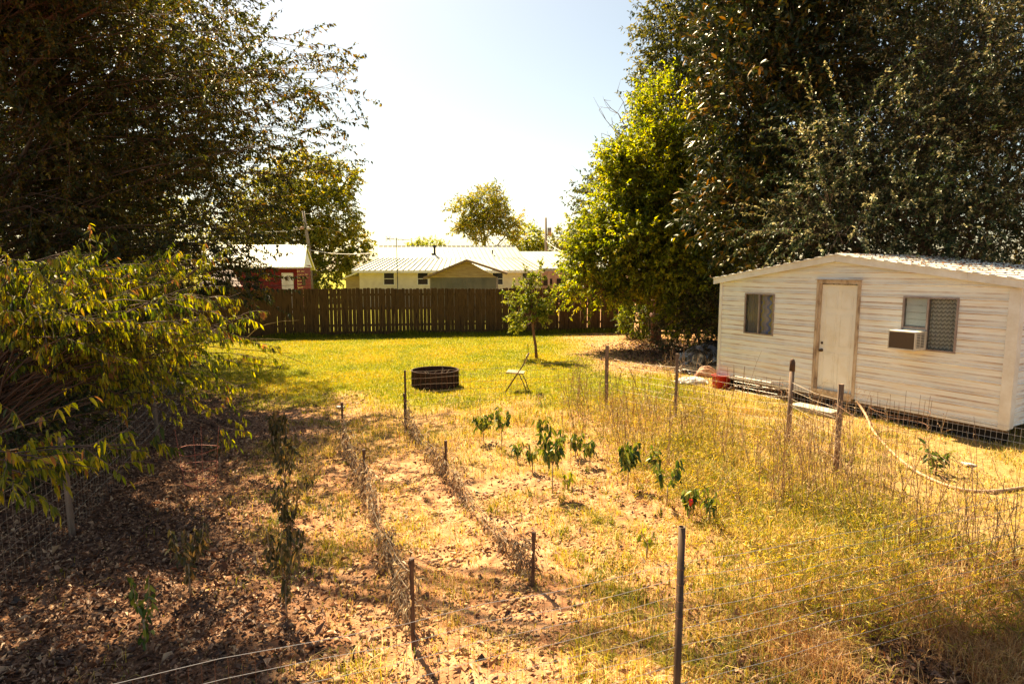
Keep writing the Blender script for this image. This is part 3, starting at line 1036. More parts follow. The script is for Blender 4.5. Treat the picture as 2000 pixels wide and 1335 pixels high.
# --- sapling in the yard
def build_sapling():
    rg = np.random.RandomState(61)
    b = gp(1048, 700)
    root = empty('sapling', b, 0, 'young tree with a thin trunk standing alone on the lawn before the board fence', 'tree')
    mb = MB()
    D = b[1]
    T = [b - [0, 0, .05], at(1046, 675, D), at(1042, 650, D), at(1040, 625, D), at(1038, 580, D), at(1032, 545, D)]
    mb.tube(T, [.05, .042, .04, .036, .026, .01], 8)
    sh = []
    tips = [(985, 570), (992, 590), (1000, 610), (1005, 640), (1015, 640), (990, 625), (1010, 580), (1015, 545), (1025, 520), (1035, 530), (1055, 520), (1060, 540), (1065, 570), (1085, 568), (1080, 590), (1072, 610), (1070, 630),
            (1045, 560), (1030, 560), (1050, 590), (1060, 600), (1020, 600), (1000, 550), (1075, 580), (1058, 515), (1022, 560), (1064, 620), (1010, 630), (1085, 575), (1040, 540)]
    for q in tips:
        e = at(q[0], q[1], D + rg.uniform(-.55, .55))
        a = T[3] + (T[4] - T[3]) * rg.uniform(-.2, .9)
        t = np.linspace(0, 1, 5)[:, None]
        sh.append(a + (e - a) * t + np.sin(t * pi) * np.array([rg.uniform(-.05, .05), 0, -.08]))
    sh = np.array(sh)
    for s in sh:
        mb.tube(s, [.012, .009, .007, .005, .003], 5)
    p, Tn, _ = pts_on(sh, 9, rg, .25)
    s2 = make_shoots(p, Tn + rg.normal(0, .5, p.shape), rg.uniform(.1, .32, len(p)), rg, 4, .05)
    crown(root, s2, rg, 18, .085, .045, M['sapling'], sag=.1, tw=(.003, .001))
    mb.build('trunk', M['bark_red'], root, smooth=True)


build_sapling()


# ---------------------------------------------------------------- board fence
def build_board_fence():
    a = np.array([-17.0, 22.85])
    b = np.array([5.25, 26.75])
    rg = np.random.RandomState(7)
    root = empty('board_fence', (a[0], a[1], 0), 0, 'tall dark wooden privacy fence of dog-eared boards across the back of the yard', 'fence')
    u = (b - a) / np.linalg.norm(b - a)
    nrm = np.array([u[1], -u[0]])
    Ltot = np.linalg.norm(b - a)
    ang = math.atan2(u[1], u[0])

    def board(mb, s, wd, h, z0=.06, lean=0, off=0):
        c = a + u * s - nrm * (-.0 - off)
        hw = wd / 2
        e = .03
        prof = [(-hw, z0), (hw, z0), (hw + lean, h - e), (hw - e + lean, h), (-hw + e + lean, h), (-hw + lean, h - e)]
        pts = [(c[0] + u[0] * q, c[1] + u[1] * q, z) for q, z in prof]
        mb.prism(pts, (-nrm[0] * .018, -nrm[1] * .018, 0))
    s = 0
    sec = 2.42
    k = 0
    while s < Ltot - .2:
        e = min(s + sec, Ltot)
        mb = MB()
        q = s
        hh = 1.91 + rg.uniform(-.01, .03)
        while q < e - .05:
            wd = .142 + rg.uniform(-.006, .004)
            board(mb, q + wd / 2, wd, hh + rg.uniform(-.02, .02), .1 + rg.uniform(0, .03), rg.uniform(-.012, .012), rg.uniform(0, .004))
            q += wd + rg.choice([.002, .004, .009, .018], p=[.45, .3, .17, .08])
        mb.build('board_panel', M['wood_fence'], root)
        mr = MB()
        for zr in (.45, 1.12, 1.68):
            mid = a + u * (s + e) / 2 - nrm * .045
            mr.box((mid[0], mid[1], zr), (e - s, .04, .09), ang)
            mr.build('rail', M['wood_fence'], root)
            mr = MB()
        mid = a + u * (s + e) / 2 + nrm * .012
        mr.box((mid[0], mid[1], .10), (e - s - .01, .022, .22), ang)
        mr.build('kick_board', M['wood_fence'], root)
        mp = MB()
        c = a + u * (s + .03) - nrm * .12
        mp.box((c[0], c[1], .9), (.09, .09, 1.86), ang)
        mp.build('post', M['wood_post'], root)
        if k % 2 == 0:
            mc = MB()
            c = a + u * (s + .03) + nrm * .012
            mc.box((c[0], c[1], .97), (.16, .02, 1.86), ang)
            mc.build('cover_board', M['wood_fence'], root)
        s = e + .004
        k += 1
    c = b + u * .03
    MB().box((c[0], c[1], .93), (.1, .1, 1.92), ang).build('post', M['wood_post'], root)


build_board_fence()


def build_gate_fence():
    a = np.array([5.62, 26.82])
    root = empty('board_fence', (a[0], a[1], 0), 0, 'short wooden fence section beyond the narrow gap, half hidden by trees', 'fence')
    rg = np.random.RandomState(8)
    mb = MB()
    for i in range(38):
        wd = .14
        x = a[0] + i * .147
        h = 1.86 + rg.uniform(-.02, .02)
        mb.prism([(x - .07, a[1], .05), (x + .07, a[1], .05), (x + .07, a[1], h - .03), (x + .04, a[1], h), (x - .04, a[1], h), (x - .07, a[1], h - .03)], (0, .02, 0))
    mb.build('board_panel', M['wood_fence'], root)
    for zr in (.4, 1.6):
        MB().box((a[0] + 2.5, a[1] + .05, zr), (5.9, .04, .09)).build('rail', M['wood_fence'], root)


build_gate_fence()

# ---------------------------------------------------------------- white shed (local frame: x along the front wall, y into the shed)
SA = np.array([4.72, 13.876])
SB = np.array([7.46, 9.037])
SU = (SB - SA) / np.linalg.norm(SB - SA)
SN = np.array([SU[1], -SU[0]])       # outward (towards the garden)
s_ang = math.atan2(SU[1], SU[0])


def shw(s, out, z):
    """shed-local to world"""
    p = SA + SU * s + SN * out
    return np.array([p[0], p[1], z])


def build_shed():
    LW = 5.56
    D = 3.7
    z0, ze, zr, sr = .30, 2.40, 2.82, 2.72
    # local x = s, local y = -out (into shed is +y) ; rotation puts x along SU
    root = empty('shed', (SA[0], SA[1], 0), s_ang, 'weathered white metal-sided garden shed with a low gable roof on the right', 'shed')
    root['_local'] = 1

    def roofz(s):
        return np.interp(s, [0, sr, LW], [ze, zr, ze + .03])
    # front wall with ribbed siding profile, openings left for door and windows
    ops = [(2.38, 3.14, .30, 2.40), (.66, 1.40, 1.30, 2.17), (3.93, 4.78, 1.33, 2.22)]
    zs = []
    z = z0
    while z < 2.85:
        zs += [(z, 0), (z + .006, .013), (z + .020, .013), (z + .026, 0.002), (z + .04, 0.002), (z + .046, .006), (z + .056, .006), (z + .062, 0)]
        z += .21
    mb = MB()
    cuts = sorted(set([0, LW] + [c for o_ in ops for c in o_[:2]]))
    fine = list(np.linspace(0, LW, 90)) + cuts
    fine = sorted(set(np.round(fine, 4)))
    zl = sorted(set([q[0] for q in zs] + [c for o_ in ops for c in o_[2:]]))
    off = lambda zz: np.interp(zz, [q[0] for q in zs], [q[1] for q in zs])
    for i in range(len(fine) - 1):
        xa, xb = fine[i], fine[i + 1]
        xm = (xa + xb) / 2
        ra, rb = roofz(xa), roofz(xb)
        for j in range(len(zl) - 1):
            za, zb = zl[j], zl[j + 1]
            zm = (za + zb) / 2
            if za >= min(ra, rb):
                continue
            if any(o_[0] - 1e-3 < xm < o_[1] + 1e-3 and o_[2] < zm < o_[3] for o_ in ops):
                continue
            t1, t2 = min(zb, ra), min(zb, rb)
            mb.add([(xa, -off(za), za), (xb, -off(za), za), (xb, -off(t2), t2), (xa, -off(t1), t1)], [(0, 1, 2, 3)])
    wall = mb.build('wall', M['siding'], root)
    # other walls
    mb = MB()
    for xx in (0, LW):
        for j in range(len(zs) - 1):
            za, zb = zs[j][0], zs[j + 1][0]
            if za > ze - .01:
                break
            zb = min(zb, ze)
            sg = -1 if xx == 0 else 1
            oa, ob = off(za) * sg, off(zb) * sg
            mb.add([(xx + oa, 0, za), (xx + oa, D, za), (xx + ob, D, zb), (xx + ob, 0, zb)], [(0, 1, 2, 3)])
    mb.add([(0, D, z0), (LW, D, z0), (LW, D, ze), (sr, D, zr), (0, D, ze)], [(0, 1, 2, 3, 4)])
    mb.add([(0, 0.02, z0), (LW, 0.02, z0), (LW, D, z0), (0, D, z0)], [(0, 1, 2, 3)])
    mb.build('wall', M['siding'], root)
    # corner trim
    mb = MB()
    mb.bx((LW - .12, -.03, z0 - .02), (LW + .025, -.004, ze))
    mb.bx((LW + .003, -.029, z0 - .02), (LW + .028, .11, ze - .005))
    mb.bx((-.03, -.028, z0 - .02), (.035, -.004, ze))
    mb.bx((-.03, -.003, z0 - .02), (-.006, .09, ze - .005))
    mb.bx((0, -.022, z0 - .045), (2.33, .06, z0 - .003))
    mb.bx((3.22, -.022, z0 - .045), (LW, .06, z0 - .003))
    mb.build('corner_trim', M['white_trim'], root)
    # roof
    mb = MB()
    oh = .10
    def ro(s):
        return np.interp(s, [-.16, sr, LW + .18], [ze - .02, zr + .03, ze + .01])
    ss = np.concatenate([np.arange(-.16, sr, .075), [sr], np.arange(sr + .075, LW + .18, .075)])
    for i in range(len(ss) - 1):
        xa, xb = ss[i], ss[i + 1]
        h = .018 if i % 3 == 0 else 0
        za, zb = ro(xa) + .085, ro(xb) + .085
        mb.add([(xa, -oh - .02, za), (xb, -oh - .02, zb), (xb, D + oh, zb), (xa, D + oh, za),
                (xa, -oh - .02, za + .012 + h), (xb, -oh - .02, zb + .012 + h), (xb, D + oh, zb + .012 + h), (xa, D + oh, za + .012 + h)],
               [(0, 3, 2, 1), (4, 5, 6, 7), (0, 1, 5, 4), (1, 2, 6, 5), (2, 3, 7, 6), (3, 0, 4, 7)])
    roof = mb.build('roof', M['white_trim'], root)
    mb = MB()
    for xa, xb in ((-.16, sr), (sr, 4.9), (4.9, LW + .18)):
        g = .004
        za, zb = ro(xa), ro(xb)
        y0 = -oh - (.003 if xa == 4.9 else 0)
        mb.prism([(xa + g, y0, za - .035), (xb, y0, zb - .035), (xb, y0, zb + .083), (xa + g, y0, za + .083)], (0, .03, 0))
        mb.prism([(xa + g, -oh + .03, za + .0), (xb, -oh + .03, zb + .0), (xb, -oh + .03, zb + .01), (xa + g, -oh + .03, za + .01)], (0, oh - .035, 0))
    mb.build('fascia', M['white_trim'], roof)
    # leaves and twigs lying on the roof
    rgl = np.random.RandomState(77)
    N = 1300
    sx = np.concatenate([rgl.uniform(sr - .2, LW + .15, N - 200), rgl.uniform(0, sr, 200)])
    yy = rgl.uniform(-.11, D, N) ** 1.0
    zz = np.interp(sx, [-.16, sr, LW + .18], [ze - .02, zr + .03, ze + .01]) + .105 + rgl.uniform(0, .035, N)
    P = SA[None, :] + SU[None, :] * sx[:, None] - SN[None, :] * yy[:, None]
    pos = np.column_stack([P, zz])
    d = rgl.normal(size=(N, 3)) * [1, 1, .3]
    V, F = leaves(pos, d, rgl.uniform(.03, .08, N), rgl.uniform(.015, .04, N), rgl)
    o = bigmesh('roof_leaves', V, F, M['litter'], None, np.repeat(rgl.uniform(0, .8, N), 4))
    tag(o, 'dry fallen leaves lying on the shed roof', 'fallen leaves', kind='stuff')
    # door
    dm = mat('door_paint', (.84, .81, .72), .5, var=[(.74, .66, .50)], scale=2.5, lo=.45, hi=.75, bump=.03)
    mb = MB()
    mb.bx((2.42, .03, .385), (3.12, .07, 2.385))
    door = mb.build('door', dm, root)
    mb = MB()
    # six raised panels
    for x0, x1 in ((2.50, 2.74), (2.80, 3.04)):
        for a_, b_ in ((.50, 1.10), (1.22, 1.83), (1.93, 2.27)):
            for (p, q, r, s_) in ((x0, a_, x1, a_ + .014), (x0, b_ - .014, x1, b_), (x0, a_ + .014, x0 + .014, b_ - .014), (x1 - .014, a_ + .014, x1, b_ - .014)):
                mb.bx((p, .0235, q), (r, .032, s_))
            mb.bx((x0 + .035, .0255, a_ + .035), (x1 - .035, .032, b_ - .035))
    mb.build('door_panels', dm, door)
    for zz_, nm in ((1.13, 'door_knob'), (1.27, 'deadbolt')):
        mb = MB()
        r = .028 if nm == 'door_knob' else .02
        prof = [(0.001, 0), (r * 1.1, 0), (r * 1.1, .01), (r * .4, .012), (r * .4, .03), (r, .04), (r, .06), (.001, .068)]
        if nm == 'deadbolt':
            prof = [(0.001, 0), (r * 1.2, 0), (r * 1.2, .012), (r * .8, .02), (.001, .02)]
        m2 = MB().lathe(prof, n=14)
        v = m2.v[0]
        v2 = np.column_stack([v[:, 0] + 2.475, .03 - v[:, 2], v[:, 1] + zz_])
        MB().add(v2, m2.f).build(nm, M['brass'], door, smooth=True)
    fm = mat('door_frame', (.16, .10, .065), .75, var=[(.5, .38, .26), (.66, .56, .42)], scale=4, stretch=(2, 2, .6), bump=.3, lo=.3, hi=.7)
    mb = MB()
    mb.bx((2.33, -.024, .30), (2.378, .06, 2.47))
    mb.bx((2.378, -.005, .385), (2.418, .09, 2.40))
    mb.bx((3.142, -.024, .30), (3.19, .06, 2.47))
    mb.bx((3.122, -.005, .385), (3.142, .09, 2.40))
    mb.bx((2.378, -.026, 2.40), (3.142, .06, 2.47))
    mb.bx((2.31, -.05, 2.472), (3.21, .0, 2.484))
    mb.bx((2.378, -.05, .335), (3.142, .08, .383))
    mb.bx((2.378, -.02, .24), (3.142, .05, .333))
    mb.build('door_frame', fm, root)
    # left window
    mb = MB()

    def frame(x0, x1, a_, b_, t=.028, y0=-.02, y1=.03, mid=None):
        mb.bx((x0, y0, a_), (x1, y1, a_ + t))
        mb.bx((x0, y0, b_ - t), (x1, y1, b_))
        mb.bx((x0, y0 - .001, a_ + t), (x0 + t, y1, b_ - t))
        mb.bx((x1 - t, y0 - .001, a_ + t), (x1, y1, b_ - t))
        if mid:
            mb.bx((mid - t / 2, y0 - .003, a_ + t), (mid + t / 2, y1, b_ - t))
    frame(.66, 1.40, 1.30, 2.17, mid=1.03)
    w1 = mb.build('window', M['window_frame'], root)
    gl = bpy.data.materials.new('window_glass')
    gl.use_nodes = True
    b = gl.node_tree.nodes['Principled BSDF']
    b.inputs['Roughness'].default_value = .03
    b.inputs['Transmission Weight'].default_value = 1
    b.inputs['IOR'].default_value = 1.3
    b.inputs['Base Color'].default_value = (.9, .92, .9, 1)
    for x0, x1 in ((.688, 1.015), (1.045, 1.372)):
        MB().bx((x0, .008, 1.328), (x1, .011, 2.142)).build('pane', gl, w1)

    def curtain(name, x0, x1, a_, b_, cols, amp, freq, vert, par, y=.06, step=.01):
        """cloth with chevron stripes: the pattern is in the shader"""
        m = bpy.data.materials.new(name)
        m.use_nodes = True
        n = m.node_tree
        bs = n.nodes['Principled BSDF']
        bs.inputs['Roughness'].default_value = .9
        tc = n.nodes.new('ShaderNodeTexCoord')
        sx_ = n.nodes.new('ShaderNodeSeparateXYZ')
        n.links.new(tc.outputs['Object'], sx_.inputs[0])
        ua, va = (sx_.outputs[2], sx_.outputs[0]) if vert else (sx_.outputs[0], sx_.outputs[2])
        pp = n.nodes.new('ShaderNodeMath')
        pp.operation = 'PINGPONG'
        n.links.new(ua, pp.inputs[0])
        pp.inputs[1].default_value = amp
        ad = n.nodes.new('ShaderNodeMath')
        ad.operation = 'ADD'
        n.links.new(va, ad.inputs[0])
        n.links.new(pp.outputs[0], ad.inputs[1])
        ml = n.nodes.new('ShaderNodeMath')
        ml.operation = 'MULTIPLY'
        ml.inputs[1].default_value = freq
        n.links.new(ad.outputs[0], ml.inputs[0])
        fr = n.nodes.new('ShaderNodeMath')
        fr.operation = 'FRACT'
        n.links.new(ml.outputs[0], fr.inputs[0])
        cr = n.nodes.new('ShaderNodeValToRGB')
        cr.color_ramp.interpolation = 'CONSTANT'
        for i, c in enumerate(cols):
            e = cr.color_ramp.elements[i] if i < 2 else cr.color_ramp.elements.new(i / len(cols))
            e.position = i / len(cols)
            e.color = (*c, 1)
        n.links.new(fr.outputs[0], cr.inputs[0])
        n.links.new(cr.outputs[0], bs.inputs['Base Color'])
        nx = 30
        V = []
        for i in range(nx + 1):
            x = x0 + (x1 - x0) * i / nx
            yy_ = y + .012 * sin(i * 1.3)
            V += [(x, yy_, a_), (x, yy_, b_)]
        Fq = [(2 * i, 2 * i + 2, 2 * i + 3, 2 * i + 1) for i in range(nx)]
        MB().add(V, Fq).build('curtain', m, par, smooth=True)
    curtain('curtain_zigzag', 1.03, 1.38, 1.32, 2.15, [(.46, .38, .42), (.24, .27, .5), (.5, .4, .16), (.42, .36, .34)], .09, 4.2, True, w1)
    curtain('curtain_grey', .68, 1.03, 1.32, 2.15, [(.24, .2, .17), (.27, .23, .19)], .01, 30, True, w1)
    # right window
    mb = MB()
    frame(3.93, 4.78, 1.33, 2.22, t=.03, mid=4.33)
    mb.bx((3.96, -.012, 1.68), (4.315, .02, 1.71))
    w2 = mb.build('window', M['window_frame'], root)
    MB().bx((4.348, .008, 1.362), (4.748, .011, 2.188)).build('pane', gl, w2)
    MB().bx((3.962, .008, 1.712), (4.313, .011, 2.188)).build('pane', gl, w2)
    curtain('curtain_wave', 4.34, 4.76, 1.35, 2.2, [(.50, .47, .40), (.50, .47, .40), (.50, .47, .40), (.13, .12, .11)], .03, 15, False, w2)
    mb = MB()
    for i in range(4):
        mb.box(((3.965 + 4.31) / 2, .045, 1.775 + i * .118), (.345, .012, .112), M=None)
    mb.build('blind', M['blind'], w2)
    # dark interior box behind everything
    MB().bx((3.96, .002, 1.365), (4.31, .02, 1.675)).build('filler_panel', M['white_trim'], w2)
    # piers and darkness under the shed
    mb = MB()
    for x in (.25, 1.9, 3.5, 5.2):
        for y in (.35, D - .35):
            y = max(y, .36)
            mb = MB()
            mb.bx((x - .1, y - .18, -.02), (x + .1, y + .2, z0 - .01))
            mb.build('pier', M['concrete_block'], root)
    MB().bx((.03, .125, -.05), (LW - .03, .14, z0 - .047)).build('shade_panel', M['void'], root)  # near-black sheet standing in for the shade under the shed
    mb = MB()
    mb.bx((.05, D - .05, -.05), (LW - .05, D - .02, z0 - .005))
    mb.bx((.02, .5, -.05), (.045, D - .06, z0 - .005))
    mb.build('shade_panel', M['wood_post'], root)  # unseen boards added to keep sunlight from getting under the shed
    mb = MB()
    mb.bx((.03, .07, z0 - .1), (LW - .03, .11, z0 - .046))
    mb.build('floor_joist', M['wood_post'], root)
    # air conditioner: its own thing, it sits in the window
    ac = empty('air_conditioner', shw(4.13, 0, 1.5), s_ang, 'boxy window air conditioner with brown rear grille hanging from the right shed window', 'air conditioner')
    ac['_local'] = 1
    hx, hz, dp = .215, .155, .36
    mb = MB()
    mb.bx((-hx, -dp, hz - .02), (hx, .0, hz))
    mb.bx((-hx, -dp, -hz), (hx, .0, -hz + .02))
    mb.bx((-hx, -dp + .001, -hz + .02), (-hx + .014, 0, hz - .02))
    mb.bx((hx - .014, -dp + .001, -hz + .02), (hx, 0, hz - .02))
    mb.bx((-hx + .014, -.1, -hz + .02), (hx - .014, -.08, hz - .02))
    for zc in (-.139, .139):
        pass
    case = mb.build('case', M['ac_white'], ac)
    for sx_ in (-1, 1):
        mb = MB()
        for i in range(9):
            zc = -.10 + i * .026
            for yc in (-dp + .10, -dp + .22):
                mb.box((sx_ * (hx + .001), yc, zc), (.006, .09, .010))
        mb.build('louvre', M['dark_metal'], ac)
    mb = MB()
    for i in range(26):
        x = -hx + .02 + i * .0157
        mb.bx((x, -dp + .004, -hz + .021), (x + .007, -dp + .012, hz - .021))
    for i in range(12):
        zc = -hz + .03 + i * .0225
        mb.bx((-hx + .015, -dp + .0125, zc), (hx - .015, -dp + .018, zc + .009))
    mb.bx((-hx + .015, -dp + .03, -hz + .021), (hx - .015, -dp + .034, hz - .021))
    mb.build('grille', M['ac_grille'], ac)
    # door step slab
    st = shw(2.75, .45, 0)
    gzz = gz1(st[0], st[1])
    o = empty('door_step', (st[0], st[1], gzz), s_ang, 'pale concrete slab lying as a step in front of the shed door', 'step')
    o['_local'] = 1
    MB().bx((-.45, -.17, .02), (.40, .17, .10)).build('slab', M['concrete'], o)
    MB().bx((-.3, -.12, -.03), (.28, .12, .018)).build('base', M['concrete_block'], o)


build_shed()


def build_panel():
    """welded wire panel leaning along the foot of the shed"""
    root = empty('low_wire_fence', shw(3.5, .045, 0), s_ang, 'pale welded wire grid panel standing along the bottom of the shed', 'wire fence')
    root['_local'] = 1
    mb = MB()
    x0, x1 = -3.0, 3.6
    for i in range(int((x1 - x0) / .075) + 1):
        x = x0 + i * .075
        mb.tube([(x, -.02, .0), (x, 0, .34)], .0016, 4)
    for z in (.03, .12, .22, .335):
        mb.tube([(x0, -.02 * (1 - z / .34), z), (x1, -.02 * (1 - z / .34), z)], .0022, 4)
    mb.build('wire_grid', M['wire_pale'], root)


build_panel()


# ---------------------------------------------------------------- houses beyond the fence
def ribs_roof(mb, p0, p1, p2, p3, n, h=.03, w=.05):
    """ribs between edge p0-p1 (top) and p3-p2 (bottom)"""
    p0, p1, p2, p3 = [np.asarray(p, float) for p in (p0, p1, p2, p3)]
    nr = unit(np.cross(p1 - p0, p3 - p0))
    if nr[2] < 0:
        nr = -nr
    u = unit(p1 - p0)
    for i in range(n + 1):
        t = i / n
        a = p0 + (p1 - p0) * t
        b = p3 + (p2 - p3) * t
        mb.add([a - u * w / 2, a + u * w / 2, b + u * w / 2, b - u * w / 2,
                a - u * w / 4 + nr * h, a + u * w / 4 + nr * h, b + u * w / 4 + nr * h, b - u * w / 4 + nr * h],
               [(4, 5, 6, 7), (0, 4, 7, 3), (1, 2, 6, 5), (3, 7, 6, 2), (0, 1, 5, 4)])


def house_window(par, x, z, wd, ht, y, fr=M['white_trim']):
    mb = MB()
    t = .06
    for a, b in (((x - wd / 2 - t, y - .06, z - ht / 2 - t), (x + wd / 2 + t, y + .02, z - ht / 2)), ((x - wd / 2 - t, y - .06, z + ht / 2), (x + wd / 2 + t, y + .02, z + ht / 2 + t)),
                 ((x - wd / 2 - t, y - .058, z - ht / 2), (x - wd / 2, y + .02, z + ht / 2)), ((x + wd / 2, y - .058, z - ht / 2), (x + wd / 2 + t, y + .02, z + ht / 2)),
                 ((x - wd / 2, y - .05, z - .02), (x + wd / 2, y + .02, z + .02))):
        mb.bx(a, b)
    w_ = mb.build('window', fr, par)
    mb = MB()
    mb.bx((x - wd / 2, y - .034, z - ht / 2), (x + wd / 2, y - .028, z - .02))
    mb.bx((x - wd / 2, y - .034, z + .02), (x + wd / 2, y - .028, z + ht / 2))
    mb.build('pane', M['glass_dark'], w_)


def siding_wall(mb, x0, x1, z0, z1, y, lap=.2):
    z = z0
    while z < z1 - .01:
        zz = min(z + lap, z1)
        mb.add([(x0, y - .025, z), (x1, y - .025, z), (x1, y, zz), (x0, y, zz), (x0, y, z), (x1, y, z)], [(0, 1, 2, 3), (4, 5, 1, 0)])
        z = zz


def build_white_house():
    Y = 45.0
    xl, xr = at(702, 540, Y)[0], at(1058, 540, Y)[0]
    ze = 2.62
    root = empty('white_house', ((xl + xr) / 2, Y, 0), 0, 'long low cream house with a pale metal roof beyond the board fence', 'house')
    mb = MB()
    siding_wall(mb, xl, xr, 0, ze, Y)
    mb.add([(xl, Y + .01, 0), (xl, Y + 8, 0), (xl, Y + 8, ze), (xl, Y + .01, ze)], [(0, 1, 2, 3)])
    mb.add([(xr, Y + .01, 0), (xr, Y + 8, 0), (xr, Y + 8, ze), (xr, Y + .01, ze)], [(0, 3, 2, 1)])
    mb.add([(xl, Y + 8, 0), (xr, Y + 8, 0), (xr, Y + 8, ze), (xl, Y + 8, ze)], [(0, 3, 2, 1)])
    mb.build('wall', M['cream'], root)
    # roof: gable above a hip skirt
    e0 = at(687, 527, Y - .5)
    e1 = at(1062, 520, Y - .5)
    zev = 2.66
    ym, zm = Y + 1.9, 3.55
    yr_, zr_ = Y + 4, 4.52
    xa = at(740, 500, ym)[0]
    xb = at(1016, 500, ym)[0]
    xr0 = at(740, 480, yr_)[0]
    xr1 = at(1006, 475, yr_)[0]
    yb = Y + 8.5
    yt = Y + 6.1
    mb = MB()
    v = [(e0[0], Y - .5, zev), (e1[0], Y - .5, zev), (xb + .25, ym, zm), (xa, ym, zm), (xr0, yr_, zr_), (xr1, yr_, zr_),
         (e0[0], yb, zev), (e1[0], yb, zev), (xb + .25, yt, zm), (xa, yt, zm)]
    # (0..) front skirt+upper, back, hips, gable ends
    f = [(0, 1, 2, 3), (3, 2, 5, 4), (6, 9, 8, 7), (9, 4, 5, 8), (0, 3, 9, 6), (1, 7, 8, 2), (3, 4, 9), (2, 8, 5)]
    mb.add(v, f)
    ribs_roof(mb, v[3], v[2], v[1], v[0], 34, .06, .09)
    ribs_roof(mb, v[4], v[5], v[2], v[3], 30, .06, .09)
    mb.tube([v[4], v[5]], .07, 5)
    roof = mb.build('roof', M['white_metal'], root)
    mb = MB()
    mb.bx((e0[0], Y - .53, zev - .18), (e1[0], Y - .503, zev - .01))
    mb.bx((e0[0], Y - .5, zev - .18), (e1[0], Y, zev - .16))
    mb.build('fascia', M['white_trim'], root)
    for px, py, h, r in ((849, 503, 1.0, .12), (845, 503, .35, .1), (962, 498, .4, .07), (940, 504, .2, .06)):
        p = at(px, py, Y + 2.6)
        P = [(p[0] + (.15 if h > .9 else 0), p[1], p[2] - .2), (p[0], p[1], p[2] + .1), (p[0], p[1], p[2] + h * .9)]
        m2 = MB().tube(P, r * .7, 8)
        m2.tube([(p[0], p[1], p[2] + h * .75), (p[0], p[1], p[2] + h * .95)], r, 8)
        m2.build('vent_pipe', M['dark_metal'], roof)
    for px in (760, 826, 1030, 972):
        p = at(px, 545, Y)
        house_window(root, p[0], 2.05, .72, .82, Y)
    # low wing at the left end
    mb = MB()
    xw = at(678, 540, Y + 1)[0]
    siding_wall(mb, xw, xl - .02, 0, 2.25, Y + .6)
    mb.add([(xw, Y + .6, 0), (xw, Y + 5, 0), (xw, Y + 5, 2.25), (xw, Y + .6, 2.25)], [(0, 1, 2, 3)])
    mb.build('wing_wall', M['beige'], root)
    mb = MB()
    xo = at(668, 540, Y)[0]
    mb.prism([(xo, Y + .1, 2.12), (xl - .03, Y + .1, 2.6), (xl - .03, Y + .1, 2.52), (xo, Y + .1, 2.04)], (0, 5, 0))
    mb.build('wing_roof', M['white_trim'], root)
    # carport at the right end
    root = empty('carport', (4.6, 47, 0), 0, 'flat pale carport roof on thin dark posts at the right end of the cream house', 'carport')
    mb = MB()
    x0, x1 = at(1050, 520, 46)[0], at(1200, 520, 46)[0]
    z1 = at(1100, 493, 52)[2]
    pts = [(x0, 45.6, 2.72), (x1, 45.6, 2.72), (x1, 52, z1), (x0 - 1.6, 52, z1)]
    mb.prism(pts, (0, 0, .08))
    ribs_roof(mb, (x0 - 1.6, 52, z1 + .08), (x1, 52, z1 + .08), (x1, 45.6, 2.8), (x0, 45.6, 2.8), 24)
    mb.bx((x0, 45.57, 2.6), (x1, 45.597, 2.79))
    mb.build('roof', M['white_metal'], root)
    for px in (1100, 1115, 1132, 1160):
        p = at(px, 540, 46)
        MB().bx((p[0] - .04, 45.9, 0), (p[0] + .04, 45.98, 2.7)).build('post', M['dark_metal'], root)
    p = at(1072, 540, 46)
    MB().bx((p[0] - .07, 46, 0), (p[0] + .07, 46.1, 2.7)).build('post', M['pink'], root)
    mb = MB()
    mb.bx((x0 - .5, 53, 0), (x1, 53.1, 3.0))
    mb.build('back_wall', M['pink'], root)
    for k in range(5):
        x = x0 + .8 + k * 1.15
        MB().bx((x, 52.95, 1.35), (x + .75, 52.99, 1.95)).build('window', M['glass_dark'], root)


build_white_house()


def build_outbuilding():
    Y = 35.0
    xl, xr = at(840, 545, Y)[0], at(969, 545, Y)[0]
    xm = at(912, 510, Y)[0]
    ze = at(840, 540, Y)[2]
    zr = at(912, 508, Y)[2]
    root = empty('grey_outbuilding', ((xl + xr) / 2, Y, 0), 0, 'small outbuilding with grey wall and brown gabled roof before the cream house', 'outbuilding')
    mb = MB()
    mb.bx((xl, Y, 0), (xr, Y + 5, ze - .05))
    for x in np.arange(xl + .6, xr - .3, .6):
        mb.bx((x, Y - .015, 0), (x + .03, Y - .001, ze - .06))
    mb.build('wall', M['grey_wall'], root)
    mb = MB()
    mb.prism([(xl - .05, Y - .02, ze - .05), (xr + .05, Y - .02, ze - .05), (xm, Y - .02, zr - .03)], (0, .1, 0))
    for k in range(5):
        z = ze + .04 + k * .16
        wl = (zr - z) / (zr - ze)
        if wl < .1:
            break
        mb.bx((xm - (xm - xl) * wl * .92, Y - .036, z), (xm + (xr - xm) * wl * .92, Y - .021, z + .025))
    mb.build('gable', M['beige'], root)
    mb = MB()
    ex = at(826, 541, Y - .4)[0]
    ex2 = at(990, 532, Y - .4)[0]
    ze1 = at(826, 541, Y - .4)[2]
    ze2 = at(990, 532, Y - .4)[2]
    zt = at(912, 506, Y - .4)[2]
    mb.prism([(ex, Y - .4, ze1), (xm, Y - .4, zt), (xm, Y - .4, zt - .12), (ex, Y - .4, ze1 - .12)], (0, 6, 0))
    mb.prism([(xm, Y - .4, zt), (ex2, Y - .4, ze2), (ex2, Y - .4, ze2 - .12), (xm, Y - .4, zt - .12)], (0, 6, 0))
    mb.build('roof', M['brown_roof'], root)


build_outbuilding()


